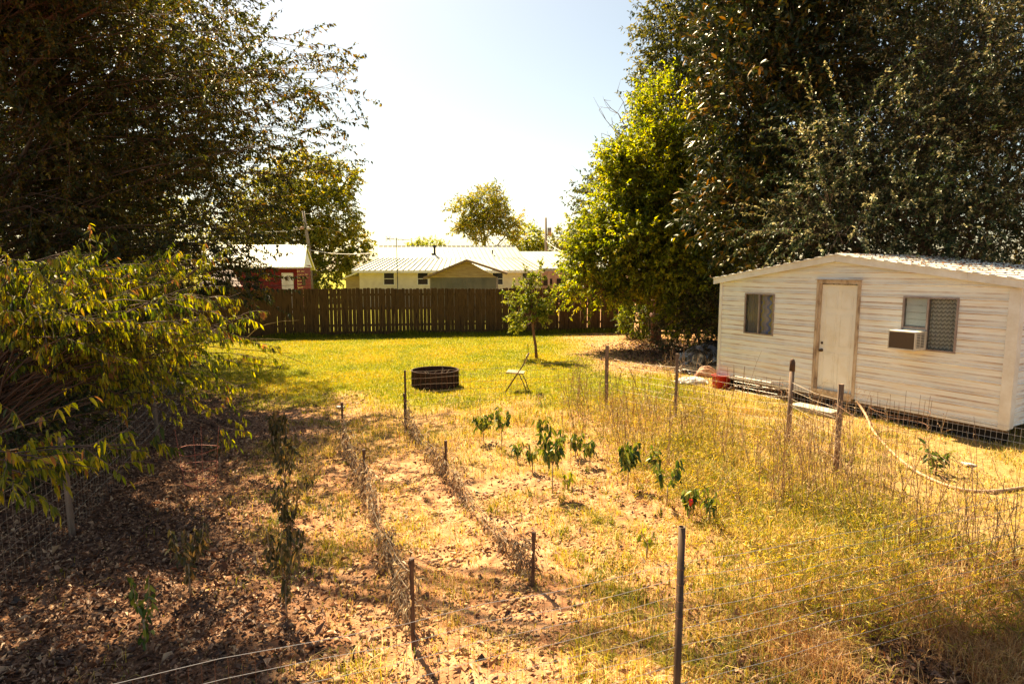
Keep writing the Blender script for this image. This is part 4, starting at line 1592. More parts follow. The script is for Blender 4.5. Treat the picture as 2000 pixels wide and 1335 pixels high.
def build_red_house():
    Y = 38.0
    xl, xr = at(395, 540, Y)[0], at(607, 540, Y)[0]
    root = empty('red_house', ((xl + xr) / 2, Y, 0), 0, 'red board house with a white metal gable roof behind the left part of the fence', 'house')
    xc = at(581, 540, Y)[0]
    ze = 2.85
    mb = MB()
    siding_wall(mb, xl, xc, 0, ze, Y, .18)
    # the side wall turns away to the right
    xd = at(607, 540, Y + 3)[0]
    siding_n = 15
    for k in range(siding_n):
        z = k * .2
        mb.add([(xc, Y, z), (xd, Y + 3, z), (xd, Y + 3, z + .19), (xc, Y, z + .19)], [(0, 1, 2, 3)])
    mb.add([(xl, Y + .02, 0), (xl, Y + 5, 0), (xl, Y + 5, ze), (xl, Y + .02, ze)], [(0, 1, 2, 3)])
    mb.build('wall', M['red'], root)
    mb = MB()
    xa = at(380, 520, Y - .4)[0]
    xb = at(592, 520, Y - .4)[0]
    zev = at(580, 521, Y - .4)[2]
    yr_ = Y + 2.4
    zr_ = at(596, 478, yr_)[2]
    xr1 = at(598, 478, yr_)[0]
    xb2 = at(611, 522, Y + 4.5)[0]
    zb2 = at(611, 525, Y + 4.5)[2]
    v = [(xa, Y - .4, zev), (xb, Y - .4, zev), (xr1, yr_, zr_), (xa, yr_, zr_), (xb2, Y + 4.9, zb2), (xa, Y + 4.9, zb2)]
    mb.add(v, [(0, 1, 2, 3), (3, 2, 4, 5)])
    v2 = [(p[0], p[1], p[2] - .1) for p in v]
    mb.add(v2, [(3, 2, 1, 0), (5, 4, 2, 3)])
    ribs_roof(mb, v[3], v[2], v[1], v[0], 26, .02)
    mb.build('roof', M['white_metal'], root)
    mb = MB()
    mb.prism([v[1], v[2], v2[2], v2[1]], (.04, 0, 0))
    mb.prism([v[2], v[4], v2[4], v2[2]], (.04, 0, 0))
    mb.prism([v[0], v[1], v2[1], v2[0]], (0, -.03, 0))
    mb.build('fascia', M['white_trim'], root)
    # pale gable triangle
    mb = MB()
    mb.prism([(xc, Y, ze), (xd - .05, Y + 3.4, ze), (xr1 - .1, yr_, zr_ - .15)], (.03, -.01, 0))
    mb.build('gable', M['white_trim'], root)
    p = at(562, 545, Y)
    MB().bx((p[0] - .36, Y - .05, 0), (p[0] + .36, Y - .026, 2.5)).build('door', M['white_trim'], root)
    # little window on the side wall
    t = .45
    c = np.array([xc + (xd - xc) * t, Y + 3 * t - .06, 1.98])
    mw = MB().box(c, (.75, .03, .55), math.atan2(3, xd - xc))
    mw.build('window', M['glass_dark'], root)
    # corrugated lean-to
    root = empty('red_lean_to', at(440, 565, 33) * [1, 1, 0], 0, 'small red lean-to with a corrugated metal roof beside the red house', 'lean-to')
    mb = MB()
    Y2 = 33.0
    x0, x1 = at(400, 560, Y2)[0], at(468, 560, Y2)[0]
    zt = at(440, 523, Y2 + 2.5)[2]
    zl = at(470, 559, Y2)[2]
    xt = at(452, 523, Y2 + 2.5)[0]
    n = 40
    V = []
    for i in range(n + 1):
        t = i / n
        xx0 = x0 - .4 + (x1 + .2 - x0 + .4) * t
        xx1 = x0 - .2 + (xt - x0 + .2) * t
        dz = .03 * (i % 2)
        V += [(xx0, Y2 - .2, zl + dz), (xx1, Y2 + 2.5, zt + dz)]
    mb.add(V, [(2 * i, 2 * i + 2, 2 * i + 3, 2 * i + 1) for i in range(n)])
    mb.build('roof', M['corr'], root)
    mb = MB()
    mb.bx((x0, Y2, 0), (x1, Y2 + 2.2, zl - .02))
    for x in np.arange(x0, x1, .22):
        mb.bx((x, Y2 - .02, 0), (x + .03, Y2 - .001, zl - .03))
    mb.build('wall', M['red'], root)


build_red_house()


# poles, antenna, wires
def build_poles():
    Y = 52.0
    b = at(603, 520, Y)
    root = empty('utility_pole', (b[0], Y, 0), 0, 'weathered utility pole with lamps standing before the oak', 'utility pole')
    t = at(592, 412, Y)
    m_ = at(603, 480, Y)
    mb = MB()
    mb.tube([(m_[0] + .15, Y, 0), m_, t], [.17, .14, .1], 8)
    mb.build('pole', M['pole'], root, smooth=True)
    c = at(596, 447, Y)
    mb = MB()
    mb.tube([c + [-.9, 0, .05], c + [.7, 0, -.05]], .04, 5)
    mb.build('crossarm', M['pole'], root)
    for dx, nm, mt in ((-.75, 'lamp', M['white_plastic']), (-.2, 'bracket', M['brown_bag']), (.35, 'insulator', M['white_plastic'])):
        q = c + [dx, -.15, .05]
        m2 = MB().lathe([(.03, .15), (.12, .12), (.2, -.02), (.16, -.1), (.02, -.12)], q, 10)
        m2.build(nm, mt, root, smooth=True)
    Y3 = 60.0
    b = at(1068, 520, Y3)
    root = empty('utility_pole', (b[0], Y3, 0), 0, 'thin utility pole rising behind the carport roof', 'utility pole')
    t = at(1066, 425, Y3)
    MB().tube([(b[0], Y3, 0), (t + [0, 0, 0])], [.15, .1], 8).build('pole', M['pole'], root, smooth=True)
    q = at(1073, 452, Y3)
    MB().tube([q + [0, -.1, -.4], q + [0, -.1, .35]], .2, 10).build('transformer', M['wire'], root, smooth=True)
    # wires
    def wire(p, q, sag, r, lab):
        p = np.array(p)
        q = np.array(q)
        tt = np.linspace(0, 1, 14)[:, None]
        P = p + (q - p) * tt - np.array([0, 0, sag]) * (4 * tt * (1 - tt))
        o = MB().tube(P, r, 4).build('overhead_wire', M['wire_pale'], loc=p)
        tag(o, lab, 'wire', 'overhead wires')
    wire(at(604, 488, Y), at(742, 492, 49), .25, .025, 'pale wire running from the left pole to the white roof ridge')
    wire(at(595, 417, Y), at(690, 418, 62), .1, .015, 'highest thin wire crossing the oak to the right of the pole')
    wire(at(594, 447, Y), at(505, 452, 50), .1, .015, 'thin wire going left from the pole lamps into the branches')
    wire(at(1066, 470, Y3), at(1100, 492, 52), .1, .02, 'short wire dropping from the right pole to the carport')
    # antenna
    Y4 = 44.3
    b = at(777, 560, Y4)
    root = empty('tv_antenna', (b[0], Y4, 0), 0, 'thin television antenna mast standing in front of the cream house', 'antenna')
    tp = at(774, 464, Y4)
    MB().tube([(b[0], Y4, 0), tp], .03, 5).build('mast', M['dark_metal'], root)
    c = at(774, 468, Y4)
    mb = MB()
    mb.tube([c + [-.7, 0, .06], c + [.95, 0, -.02]], .018, 4)
    for k, L in enumerate((.5, .45, .4, .35, .3)):
        x = -.65 + k * .28
        mb.tube([c + [x, -L, .06 - .03 * k], c + [x + .12, L, .06 - .02 * k + .05]], .012, 4)
    mb.tube([c + [-.75, 0, .25], c + [-.4, 0, -.1]], .014, 4)
    mb.tube([c + [-.75, 0, -.1], c + [-.4, 0, .22]], .014, 4)
    mb.build('elements', M['dark_metal'], root)


build_poles()


# ---------------------------------------------------------------- garden wire fences
def post_round(mb, p, h, r, hollow=False, lean=(0, 0)):
    top = (p[0] + lean[0], p[1] + lean[1], p[2] + h)
    if hollow:
        n = 20
        prof = [(r, -.3), (r, h), (r * .82, h), (r * .82, h - .25)]
        mb.lathe(prof, p, n)
    else:
        mb.tube([(p[0], p[1], p[2] - .25), top], r, 8)


def wire_fence(root, pts, zlist, vs, r, mt, seed, name='wire_mesh', sag=.0, jit=.01, vmat=None):
    """horizontal wires through pts (ground xy), verticals every vs"""
    rg = np.random.RandomState(seed)
    mh = MB()
    mv = MB()
    pts = [np.asarray(p, float) for p in pts]
    for a, b in zip(pts[:-1], pts[1:]):
        L = np.linalg.norm(b - a)
        n = max(3, int(L / .35))
        t = np.linspace(0, 1, n)
        xy = a + (b - a) * t[:, None]
        gz_ = gz(xy[:, 0], xy[:, 1])
        for z in zlist:
            w_ = sag * 4 * t * (1 - t) * (z / max(zlist))
            jx = rg.normal(0, jit, (n, 2))
            jx[0] = jx[-1] = 0
            mh.tube(np.column_stack([xy + jx, gz_ * .5 + z - w_ + rg.normal(0, jit * .4, n)]), r, 4, False)
        nv = int(L / vs)
        for k in range(nv):
            tt = (k + .5) / nv
            p = a + (b - a) * tt
            g = float(np.interp(tt, t, gz_)) * .5
            w_ = sag * 4 * tt * (1 - tt)
            mv.tube([(p[0], p[1], g + .0), (p[0] + rg.normal(0, jit * .5), p[1] + rg.normal(0, jit * .5), g + max(zlist) - w_)], r * .8, 3, False)
    mh.build('line_wire', mt, root)
    if mv.n:
        mv.build('stay_wire', vmat or mt, root)


def build_fences():
    # front fence, close to the camera
    pp = np.array([.97, 3.36])
    pdir = np.array([.93, .36])
    pts = [pp - pdir * 3.6, pp, pp + pdir * 3.6]
    g = gz1(*pp)
    root = empty('wire_fence', (pp[0], pp[1], 0), 0, 'nearest welded wire fence on a thick rusty pipe post along the bottom of the picture', 'wire fence', 'garden wire fences')
    mb = MB()
    post_round(mb, (pp[0], pp[1] , g), 1.2 - g, .0205, True)
    po = mb.build('post', M['pipe'], root, smooth=True)
    for z in (.955, .86, .76, .66):
        mb = MB()
        a = np.array([pp[0], pp[1], z])
        t = np.linspace(0, 2 * pi, 13)
        mb.tube(np.column_stack([a[0] + .023 * np.cos(t), a[1] + .023 * np.sin(t), np.full(13, z) + .004 * np.sin(t)]), .0025, 4, False)
        mb.build('wire_tie', M['wire_rust'], po)
    wire_fence(root, pts, [.98, .88, .78, .68, .57, .46, .35, .22, .1], .052, .0013, M['wire_pale'], 11, sag=.02, jit=.006, vmat=M['wire_rust'])  # line wires paler than the rusty stays, painting in light on their tops
    # side and back fence
    base = [(4.27, 7.85, 1.2, .036, 'postwood'), (4.22, 9.17, 1.31, .036, 'tube'), (2.85, 10.5, 1.22, .026, 'postwood'), (1.84, 11.8, 1.2, .036, 'postwood'), (-1.78, 10.09, 1.0, .018, 'tpost')]
    root = empty('wire_fence', (4.24, 9.17, 0), 0, 'welded wire fence on wooden and metal posts between the garden and the shed', 'wire fence', 'garden wire fences')
    for i, (x, y, h, r, kd) in enumerate(base):
        g = gz1(x, y)
        mb = MB()
        if kd == 'tube':
            mb.tube([(x, y, g - .2), (x + .012, y, g + h - .15)], r, 10)
            po = mb.build('post', M['postwood'], root, smooth=True)
            MB().tube([(x + .012, y, g + h - .17), (x + .012, y, g + h - .04), (x + .005, y, g + h - .005), (x - .012, y, g + h + .008)], [r * 1.15, r * 1.1, r * .9, r * .5], 10).build('bent_cap', M['tpost'], po, smooth=True)
        else:
            mb.tube([(x, y, g - .2), (x, y, g + h)], r, 7)
            po = mb.build('post', M['tpost' if kd == 'tpost' else 'postwood'], root)
    wire_fence(root, [b[:2] for b in base], [.98, .86, .74, .62, .50, .38, .2], .1, .0024, M['wire'], 12, sag=.04, jit=.02, vmat=M['wire_rust'])
    # continues along the right side towards the camera
    wire_fence(root, [(4.2, 7.85), (4.3, 6.0), (4.1, 4.6)], [.95, .8, .62, .44, .25], .14, .0022, M['wire_rust'], 13, sag=.1, jit=.03)
    # left fence
    lp = [(-3.9, 3.4), (-4.45, 5.96), (-5.59, 9.46), (-6.6, 12.0)]
    root = empty('wire_fence', (-4.45, 5.96, 0), 0, 'dim wire fence with two grey posts under the trees on the left', 'wire fence', 'garden wire fences')
    for (x, y), h in zip(lp[1:3], (1.03, .92)):
        g = gz1(x, y)
        lx = -.03
        MB().tube([(x, y, g - .2), (x + lx, y, g + h)], .03, 8).build('post', M['postwood'], root)
    wire_fence(root, lp, [.85, .72, .6, .48, .36, .2], .09, .0018, M['wire'], 14, sag=.03, jit=.01)


build_fences()


def build_row(pts, hs, seed, lab1, lab2, dens=1.0):
    rg = np.random.RandomState(seed)
    pts = [np.array(p, float) for p in pts]
    root = empty('trellis', (pts[1][0], pts[1][1], 0), 0, lab1, 'trellis', 'wire trellis rows in the garden')
    for p, h in zip(pts, hs):
        g = gz1(*p)
        lean = rg.normal(0, .015, 2)
        mb = MB()
        mb.tube([(p[0], p[1], g - .2), (p[0] + lean[0], p[1] + lean[1], g + h)], .016, 6)
        mb.tube([(p[0] + lean[0] * .9 + .0, p[1], g + h - .06), (p[0] + lean[0], p[1], g + h + .005)], .021, 6)
        mb.build('post', M['tpost'], root)
    mb = MB()
    for (a, ha), (b, hb) in zip(list(zip(pts, hs))[:-1], list(zip(pts, hs))[1:]):
        t = np.linspace(0, 1, 14)
        xy = a + (b - a) * t[:, None]
        for k, f in enumerate((.85, .6, .35)):
            z = (ha * (1 - t) + hb * t) * f - (.30 * f) * np.sin(t * pi) ** .8 + gz(xy[:, 0], xy[:, 1])
            mb.tube(np.column_stack([xy + rg.normal(0, .01, xy.shape), z]), .0022, 4, False)
        for k in range(int(np.linalg.norm(b - a) / .15)):
            tt = rg.uniform(0, 1)
            p = a + (b - a) * tt
            z = (ha * (1 - tt) + hb * tt) * .85 - .255 * sin(tt * pi) ** .8
            g = gz1(*p)
            mb.tube([(p[0], p[1], g), (p[0], p[1], g + z)], .0016, 3, False)
    mb.build('trellis_wire', M['wire'], root)
    # dead vines along it
    vr = empty('dead_vine', (pts[1][0], pts[1][1], 0), 0, lab2, 'dead vines', 'dead vines on the trellis rows')
    st = []
    for (a, ha), (b, hb) in zip(list(zip(pts, hs))[:-1], list(zip(pts, hs))[1:]):
        L = np.linalg.norm(b - a)
        n = int(95 * L * dens)
        t = rg.uniform(0, 1, n)
        clump = fbm(t * L * 1.5, t * 0 + seed, 9)
        keep = rg.uniform(0, 1, n) < np.clip((clump - .28) * 3, .12, 1)
        t = t[keep]
        top = (ha * (1 - t) + hb * t) * .85 - .26 * np.sin(t * pi) ** .8
        xy = a + (b - a) * t[:, None] + rg.normal(0, .022, (len(t), 2))
        z = top * rg.uniform(.15, 1.05, len(t)) + gz(xy[:, 0], xy[:, 1])
        st.append(np.column_stack([xy, z]))
    st = np.vstack(st)
    N = len(st)
    d = rg.normal(0, .35, (N, 3)) + np.array([ROWD[0] * .4, ROWD[1] * .4, -.5])
    d[rg.uniform(size=N) < .35] *= [1, 1, -1]
    sh = make_shoots(st, d, rg.uniform(.08, .26, N), rg, 5, .25, .3)
    sh[:, :, 2] = np.maximum(sh[:, :, 2], gz(sh[:, :, 0], sh[:, :, 1]) + .01)
    crown(vr, sh, rg, 5, .06, .016, M['deadvine'], sag=.8, tw=(.003, .0015), twm=M['twig_pale'], cname='withered_leaves')


build_row([(-2.49, 8.85), (-1.71, 6.9), (-.69, 4.04)], (.72, .58, .66), 31, 'left low wire trellis row on three thin dark posts',
          'brown dead vines hanging along the left trellis row')
build_row([(-1.78, 10.0), (-.83, 7.42), (.17, 4.89)], (.62, .53, .47), 32, 'right low wire trellis row running from the tall thin post past a short one',
          'tan dead vines hanging along the right trellis row')


# ---------------------------------------------------------------- yard things
def build_ring():
    c = gp(849, 757)
    c = np.array([c[0], c[1] + .12, c[2]])
    root = empty('fire_ring', c, 0, 'round rusty metal fire ring on the lawn', 'fire ring')
    mb = MB()
    n = 48
    R = .53
    prof = [(R, -.03), (R, .37), (R + .012, .375), (R + .012, .39), (R - .012, .39), (R - .014, .35), (R - .014, -.03)]
    mb.lathe(prof, c, n)
    mb.build('ring', M['rust'], root, smooth=False)
    mb = MB()
    for k in range(30):
        t = 2 * pi * k / 30
        mb.box((c[0] + (R + .006) * cos(t), c[1] + (R + .006) * sin(t), c[2] + .175), (.012, .02, .34), t)
    mb.build('rib', M['rust'], root)
    mb = MB()
    mb.lathe([(R - .03, .03), (.3, .06), (.02, .08)], c, 24)
    mb.build('ash', mat('ash', (.06, .05, .045), .95, var=[(.12, .1, .09)], scale=12), root)
    rg = np.random.RandomState(44)
    br = empty('stick_pile', c + [0, 0, .08], 0, 'few pale dead sticks inside the rusty fire ring', 'sticks')
    mb = MB()
    for k in range(9):
        a = c + [rg.uniform(-.3, .3), rg.uniform(-.3, .3), .1]
        e = c + [rg.uniform(-.35, .35), rg.uniform(-.3, .3), rg.uniform(.3, .46)]
        limb(mb, a, e, .009, .004, rg, 5, .2)
    mb.build('sticks', M['twig_pale'], br)


build_ring()


def build_chair():
    b = gp(1010, 764)
    root = empty('folding_chair', b, radians(-8), 'beige folding chair standing sideways on the lawn', 'chair')
    root['_local'] = 1
    # local: chair faces -x, width along y
    hw = .21
    mb = MB()
    mb.box((-.03, 0, .43), (.38, .36, .022), M=np.array([[cos(.05), 0, sin(.05)], [0, 1, 0], [-sin(.05), 0, cos(.05)]]))
    mb.box((-.03, 0, .418), (.36, .34, .01), M=np.array([[cos(.05), 0, sin(.05)], [0, 1, 0], [-sin(.05), 0, cos(.05)]]))
    mb.build('seat', M['chair_seat'], root)
    mb = MB()
    a = .42
    R = np.array([[cos(a), 0, sin(a)], [0, 1, 0], [-sin(a), 0, cos(a)]])
    mb.box((.205, 0, .72), (.014, .36, .2), M=R)
    mb.build('backrest', M['chair_seat'], root)
    for sy in (-1, 1):
        MB().tube([(-.24, sy * hw, 0), (.0, sy * hw, .38), (.16, sy * hw, .62), (.235, sy * hw, .80), (.24, sy * (hw - .02), .83)], .012, 8).build('leg', M['chair_frame'], root, smooth=True)
        MB().tube([(.24, sy * (hw - .03), 0), (.16, sy * (hw - .03), .22), (.06, sy * (hw - .03), .42)], .011, 8).build('leg', M['chair_frame'], root, smooth=True)
    mb = MB()
    mb.tube([(.24, -hw + .02, .83), (.24, hw - .02, .83)], .012, 8)
    mb.tube([(-.17, -hw, .11), (-.17, hw, .11)], .008, 6)
    mb.tube([(.2, -hw + .03, .10), (.2, hw - .03, .10)], .008, 6)
    mb.tube([(-.2, -hw + .03, .41), (-.2, hw - .03, .41)], .009, 6)
    mb.build('crossbar', M['chair_frame'], root)


build_chair()


def cage(px, py, r0, r1, h, nr, nleg, lab, mt, seed, lean=.0):
    rg = np.random.RandomState(seed)
    b = gp(px, py)
    root = empty('plant_cage', b, 0, lab, 'plant cage', 'wire plant cages')
    for k in range(nr):
        t = (k + .6) / nr
        z = h * t * .8
        r = r0 + (r1 - r0) * t
        a = np.linspace(0, 2 * pi, 25)
        P = np.column_stack([b[0] + r * np.cos(a) + lean * t, b[1] + r * np.sin(a), b[2] + z + .015 * np.sin(a * 2 + k)])
        MB().tube(P, .0035, 5, False).build('ring', mt, root)
    mb = MB()
    for k in range(nleg):
        a = 2 * pi * k / nleg + .3
        mb.tube([(b[0] + r0 * cos(a), b[1] + r0 * sin(a), b[2]), (b[0] + r1 * cos(a) + lean, b[1] + r1 * sin(a), b[2] + h * rg.uniform(.92, 1.05))], .003, 4)
    mb.build('upright', mt, root)


cage(1752, 868, .36, .40, .78, 3, 12, 'wide rusty wire cage in front of the shed wall right of the pale hose', M['wire_rust'], 1)
cage(1500, 787, .22, .27, .52, 3, 6, 'low rusty wire cage before the shed just left of the capped post', M['wire_rust'], 2)
cage(1437, 772, .16, .19, .62, 2, 5, 'narrow wire cage beside the red tub at the shed corner', M['wire_rust'], 3)
cage(392, 955, .16, .24, .75, 3, 4, 'reddish wire cage standing in the shady leaf litter on the left', mat('cage_red', (.4, .12, .08), .6), 4)


def build_yard_bits():
    rg = np.random.RandomState(71)
    # red tub
    b = gp(1408, 757)
    root = empty('tub', b, 0, 'red plastic tub sitting at the left corner of the white shed', 'tub')
    mb = MB()
    mb.lathe([(.001, .01), (.18, .0), (.185, .01), (.203, .27), (.218, .275), (.22, .29), (.205, .292), (.19, .27), (.17, .03), (.001, .03)], b, 28)
    mb.build('bowl', M['red_plastic'], root, smooth=True)
    mb = MB()
    for z in (.09, .17):
        mb.lathe([(.18 + z * .07, z - .006), (.186 + z * .07, z - .004), (.186 + z * .07, z + .004), (.18 + z * .07, z + .006)], b, 28)
    mb.build('rib', M['red_plastic'], root, smooth=True)

    # crumpled bags
    def blob(name, c, r, mt, lab, cat, seed, amp=.35):
        rs = np.random.RandomState(seed)
        nu, nv = 64, 36
        V = []
        for j in range(nv + 1):
            ph = pi * j / nv
            for i in range(nu):
                th = 2 * pi * i / nu
                V.append((sin(ph) * cos(th), sin(ph) * sin(th), cos(ph)))
        V = np.array(V)
        f1 = n3(V, .5, seed)
        f2 = 1 - np.abs(n3(V, 1.1, seed + 1)) * 1.4
        f3 = 1 - np.abs(n3(V, 2.4, seed + 2))
        k = 1 + amp * (f1 * .4 + f2 * .35 + f3 * .14)
        V = V * k[:, None] * np.array(r)
        V[:, 2] = np.maximum(V[:, 2], -.25 * r[2]) + .2 * r[2]
        V += np.array(c)
        Fq = [(j * nu + i, (j + 1) * nu + i, (j + 1) * nu + (i + 1) % nu, j * nu + (i + 1) % nu) for j in range(nv) for i in range(nu)]
        o = MB().add(V, Fq).build(name, mt, loc=c, smooth=True)
        tag(o, lab, cat)
        return o
    p = gp(1362, 716)
    blob('trash_bag', p, (.5, .42, .46), M['black_bag'], 'shiny black plastic bag heaped left of the shed, the front one', 'plastic bag', 1)
    p = gp(1393, 706)
    blob('trash_bag', p, (.55, .45, .5), M['black_bag'], 'black plastic bag against the shed corner, the rear one', 'plastic bag', 2)
    p = gp(1385, 728)
    blob('plastic_sheet', p, (.75, .4, .12), M['black_bag'], 'flattened dark plastic sheet on the ground below the black bags', 'plastic sheet', 3, .6)
    p = gp(1378, 727) + [-.15, -.6, 0]
    blob('paper_bag', p, (.24, .16, .17), M['brown_bag'], 'reddish brown sack lying between the black bags and the pale rubbish', 'sack', 4, .7)
    p = gp(1352, 748)
    blob('plastic_sheet', p, (.36, .18, .12), M['white_plastic'], 'crumpled pale plastic on the ground left of the red tub', 'plastic sheet', 5, .7)
    # brush pile
    b = gp(1330, 722)
    root = empty('brush_pile', b, 0, 'heap of dry sticks and brush on the ground left of the shed', 'brush pile')
    mb = MB()
    for k in range(70):
        a = b + [rg.normal(0, .55), rg.normal(0, .35), rg.uniform(.01, .1)]
        e = a + [rg.normal(0, .35), rg.normal(0, .25), rg.uniform(-.03, .12)]
        limb(mb, a, e, rg.uniform(.004, .012), .003, rg, 4, .15)
    mb.build('sticks', M['twig_pale'], root)
    # hose
    pts = [shw(3.3, .10, .30), gp(1690, 822) + [0, 0, .10], gp(1706, 845) + [0, 0, .03], gp(1740, 882) + [0, 0, .02], gp(1780, 916) + [0, 0, .02], gp(1820, 938) + [0, 0, .02], gp(1860, 953) + [0, 0, .02],
           gp(1905, 961) + [0, 0, .02], gp(1950, 960) + [0, 0, .02], gp(2000, 953) + [0, 0, .02], gp(2080, 935) + [0, 0, .02], gp(2200, 905) + [0, 0, .02]]
    P = np.array(pts)
    # catmull-rom
    Q = []
    for i in range(len(P) - 1):
        p0, p1, p2, p3 = P[max(i - 1, 0)], P[i], P[i + 1], P[min(i + 2, len(P) - 1)]
        for t in np.linspace(0, 1, 8, endpoint=False):
            Q.append(.5 * ((2 * p1) + (-p0 + p2) * t + (2 * p0 - 5 * p1 + 4 * p2 - p3) * t * t + (-p0 + 3 * p1 - 3 * p2 + p3) * t ** 3))
    o = MB().tube(np.array(Q), .021, 8).build('garden_hose', M['hose'], loc=P[4], smooth=True)
    tag(o, 'thick tan hose curving from the shed threshold over the grass to the right edge', 'hose')
    # stake by the sapling
    b = gp(1032, 697)
    o = MB().tube([b + [0, 0, -.1], b + [-.02, 0, .42]], .012, 6).build('stake', M['tpost'], loc=b)
    tag(o, 'short dark stake in the lawn left of the young tree', 'stake')
    # bent hoop at the corner post
    b = gp(1205, 778)
    P = [b, b + [.02, 0, .3], b + [.08, 0, .55], b + [.16, 0, .66], b + [.24, 0, .64], b + [.30, 0, .5], b + [.38, 0, .3], b + [.5, 0, .0]]
    o = MB().tube(P, .007, 6).build('wire_hoop', M['wire_rust'], loc=b, smooth=True)
    tag(o, 'bent rusty hoop arching beside the corner post of the garden', 'hoop')
    # fallen branch by the fence
    mb = MB()
    a = gp(478, 668) + [0, 0, .1]
    d = a[1]
    pl = [a, at(500, 642, d), at(520, 633, d), at(550, 627, d), at(585, 625, d)]
    mb.tube(pl, [.02, .018, .014, .01, .005], 6)
    mb.tube([at(500, 642, d), at(495, 632, d - .1), at(498, 620, d - .1)], [.01, .008, .004], 5)
    mb.tube([a, at(520, 661, d), at(560, 663, d - .2)], [.015, .01, .006], 5)
    o = mb.build('fallen_branch', M['twig_pale'], loc=a)
    tag(o, 'bare pale fallen branch arching up before the left part of the board fence', 'fallen branch')
    # scrap of white board in the grass
    b = gp(1892, 909)
    o = MB().box(b + [0, 0, .03], (.18, .09, .02), .3, M=np.array([[cos(.2), 0, sin(.2)], [0, 1, 0], [-sin(.2), 0, cos(.2)]])).build('board_scrap', M['white_trim'], loc=b)
    tag(o, 'small white board scrap in the dry grass behind the hose', 'scrap')
    b = gp(665, 795)
    o = MB().box(b + [0, 0, .02], (.16, .08, .02), -.2).build('board_scrap', M['white_plastic'], loc=b)
    tag(o, 'small pale scrap on the ground beside the far left trellis post', 'scrap')


build_yard_bits()


# ---------------------------------------------------------------- garden plants
def pepper(px, py, h, spread, forks, seed, label, lm='pepperleaf', fruit=False, leaf=.075, nl=26, name='pepper_plant', cat='pepper plant', group='pepper plants in the garden', lean=(0, 0), lowleaf=False, hang=1.0):
    rg = np.random.RandomState(seed)
    h *= 1.22
    spread *= .75
    leaf *= 1.1 if name == 'pepper_plant' else .85
    nl = int(nl * 1.35)
    b = gp(px, py)
    if name == 'pepper_plant':
        PEP.append((b[0], b[1]))
    root = empty(name, b, 0, label, cat, group)
    mb = MB()
    fk = b + [lean[0] * .5, lean[1] * .5, h * .42]
    mb.tube([b - [0, 0, .03], b + [lean[0] * .2, 0, h * .2], fk], [.009, .008, .007], 6)
    sh = []
    for k in range(forks):
        a = 2 * pi * k / forks + rg.uniform(-.4, .4) + (.0 if forks > 2 else .0)
        e = b + [lean[0] + spread * cos(a), lean[1] + spread * .7 * sin(a), h * rg.uniform(.8, 1.0)]
        t = np.linspace(0, 1, 5)[:, None]
        P = fk + (e - fk) * t + np.sin(t * pi) * np.array([spread * .25 * cos(a), 0, -.02])
        mb.tube(P, [.006, .005, .004, .003, .002], 5)
        sh.append(P)
    if lowleaf:
        sh.append(np.linspace(b + [0, 0, h * .15], fk, 5))
    sh = np.array(sh)
    p, T, idx = pts_on(sh, nl, rg, .22)
    N = len(p)
    p = p + rg.normal(0, .018, p.shape)
    d = rg.normal(0, .45, (N, 3)) + np.array([0, 0, -hang])
    V, F = bigleaves(p, d, leaf * rg.uniform(.6, 1.3, N), leaf * .42 * rg.uniform(.7, 1.2, N), rg, .2, .9)
    bigmesh('leaves', V, F, M[lm], root, np.repeat(rg.uniform(0, 1, N), 8))
    mb.build('stem', M['twig_pale'] if lm != 'weed' else M['twig'], root, smooth=True)
    if fruit:
        c = b + [.0, -.05, h * .55]
        MB().lathe([(.002, .035), (.018, .032), (.028, .012), (.026, -.015), (.015, -.038), (.002, -.046)], c, 14).build('pepper_fruit', M['pepper_red'], root, smooth=True)
    return root


pepper(944, 868, .42, .16, 4, 1, 'leafy pepper plant farthest left of the middle row')
pepper(980, 882, .62, .14, 3, 2, 'tall forked pepper plant farthest back, with a bare lower stem')
pepper(1056, 868, .40, .13, 3, 3, 'small bright pepper plant behind the tallest one', nl=20)
pepper(1079, 968, .72, .17, 4, 4, 'tallest bushy dark green pepper plant in the middle of the garden', nl=34, leaf=.085, lowleaf=False)
pepper(1040, 925, .34, .10, 3, 14, 'low sparse pepper plant just left of the tallest one', nl=14)
pepper(1124, 895, .30, .11, 3, 5, 'small flat-topped pepper plant right of the tallest one')
pepper(1152, 913, .36, .06, 2, 6, 'narrow little pepper plant beside the flat-topped one', nl=30)
pepper(1226, 955, .52, .13, 4, 7, 'dense pepper plant with drooping dark leaves in the middle of the garden', nl=36, leaf=.085)
pepper(1302, 992, .46, .17, 2, 8, 'pepper plant forked into a wide V', nl=34, lean=(.01, 0))
pepper(1345, 1016, .32, .07, 3, 9, 'pepper plant bearing a single red pepper', fruit=True, nl=26)
pepper(1384, 1030, .34, .07, 2, 10, 'thin pepper plant to the right of the one with the red fruit', nl=20)
pepper(1263, 1088, .26, .07, 2, 11, 'tiny sparse pepper seedling behind the pipe post', nl=5, lm='sapling')
pepper(1010, 905, .26, .08, 3, 16, 'short pepper plant in the grass between the back pair and the tallest plant', nl=12)
pepper(1275, 930, .34, .08, 3, 17, 'pepper plant at the edge of the weeds behind the V-shaped one', nl=16)
pepper(1108, 955, .2, .08, 2, 12, 'small pale green seedling at the foot of the tallest pepper plant', nl=8, lm='sapling')

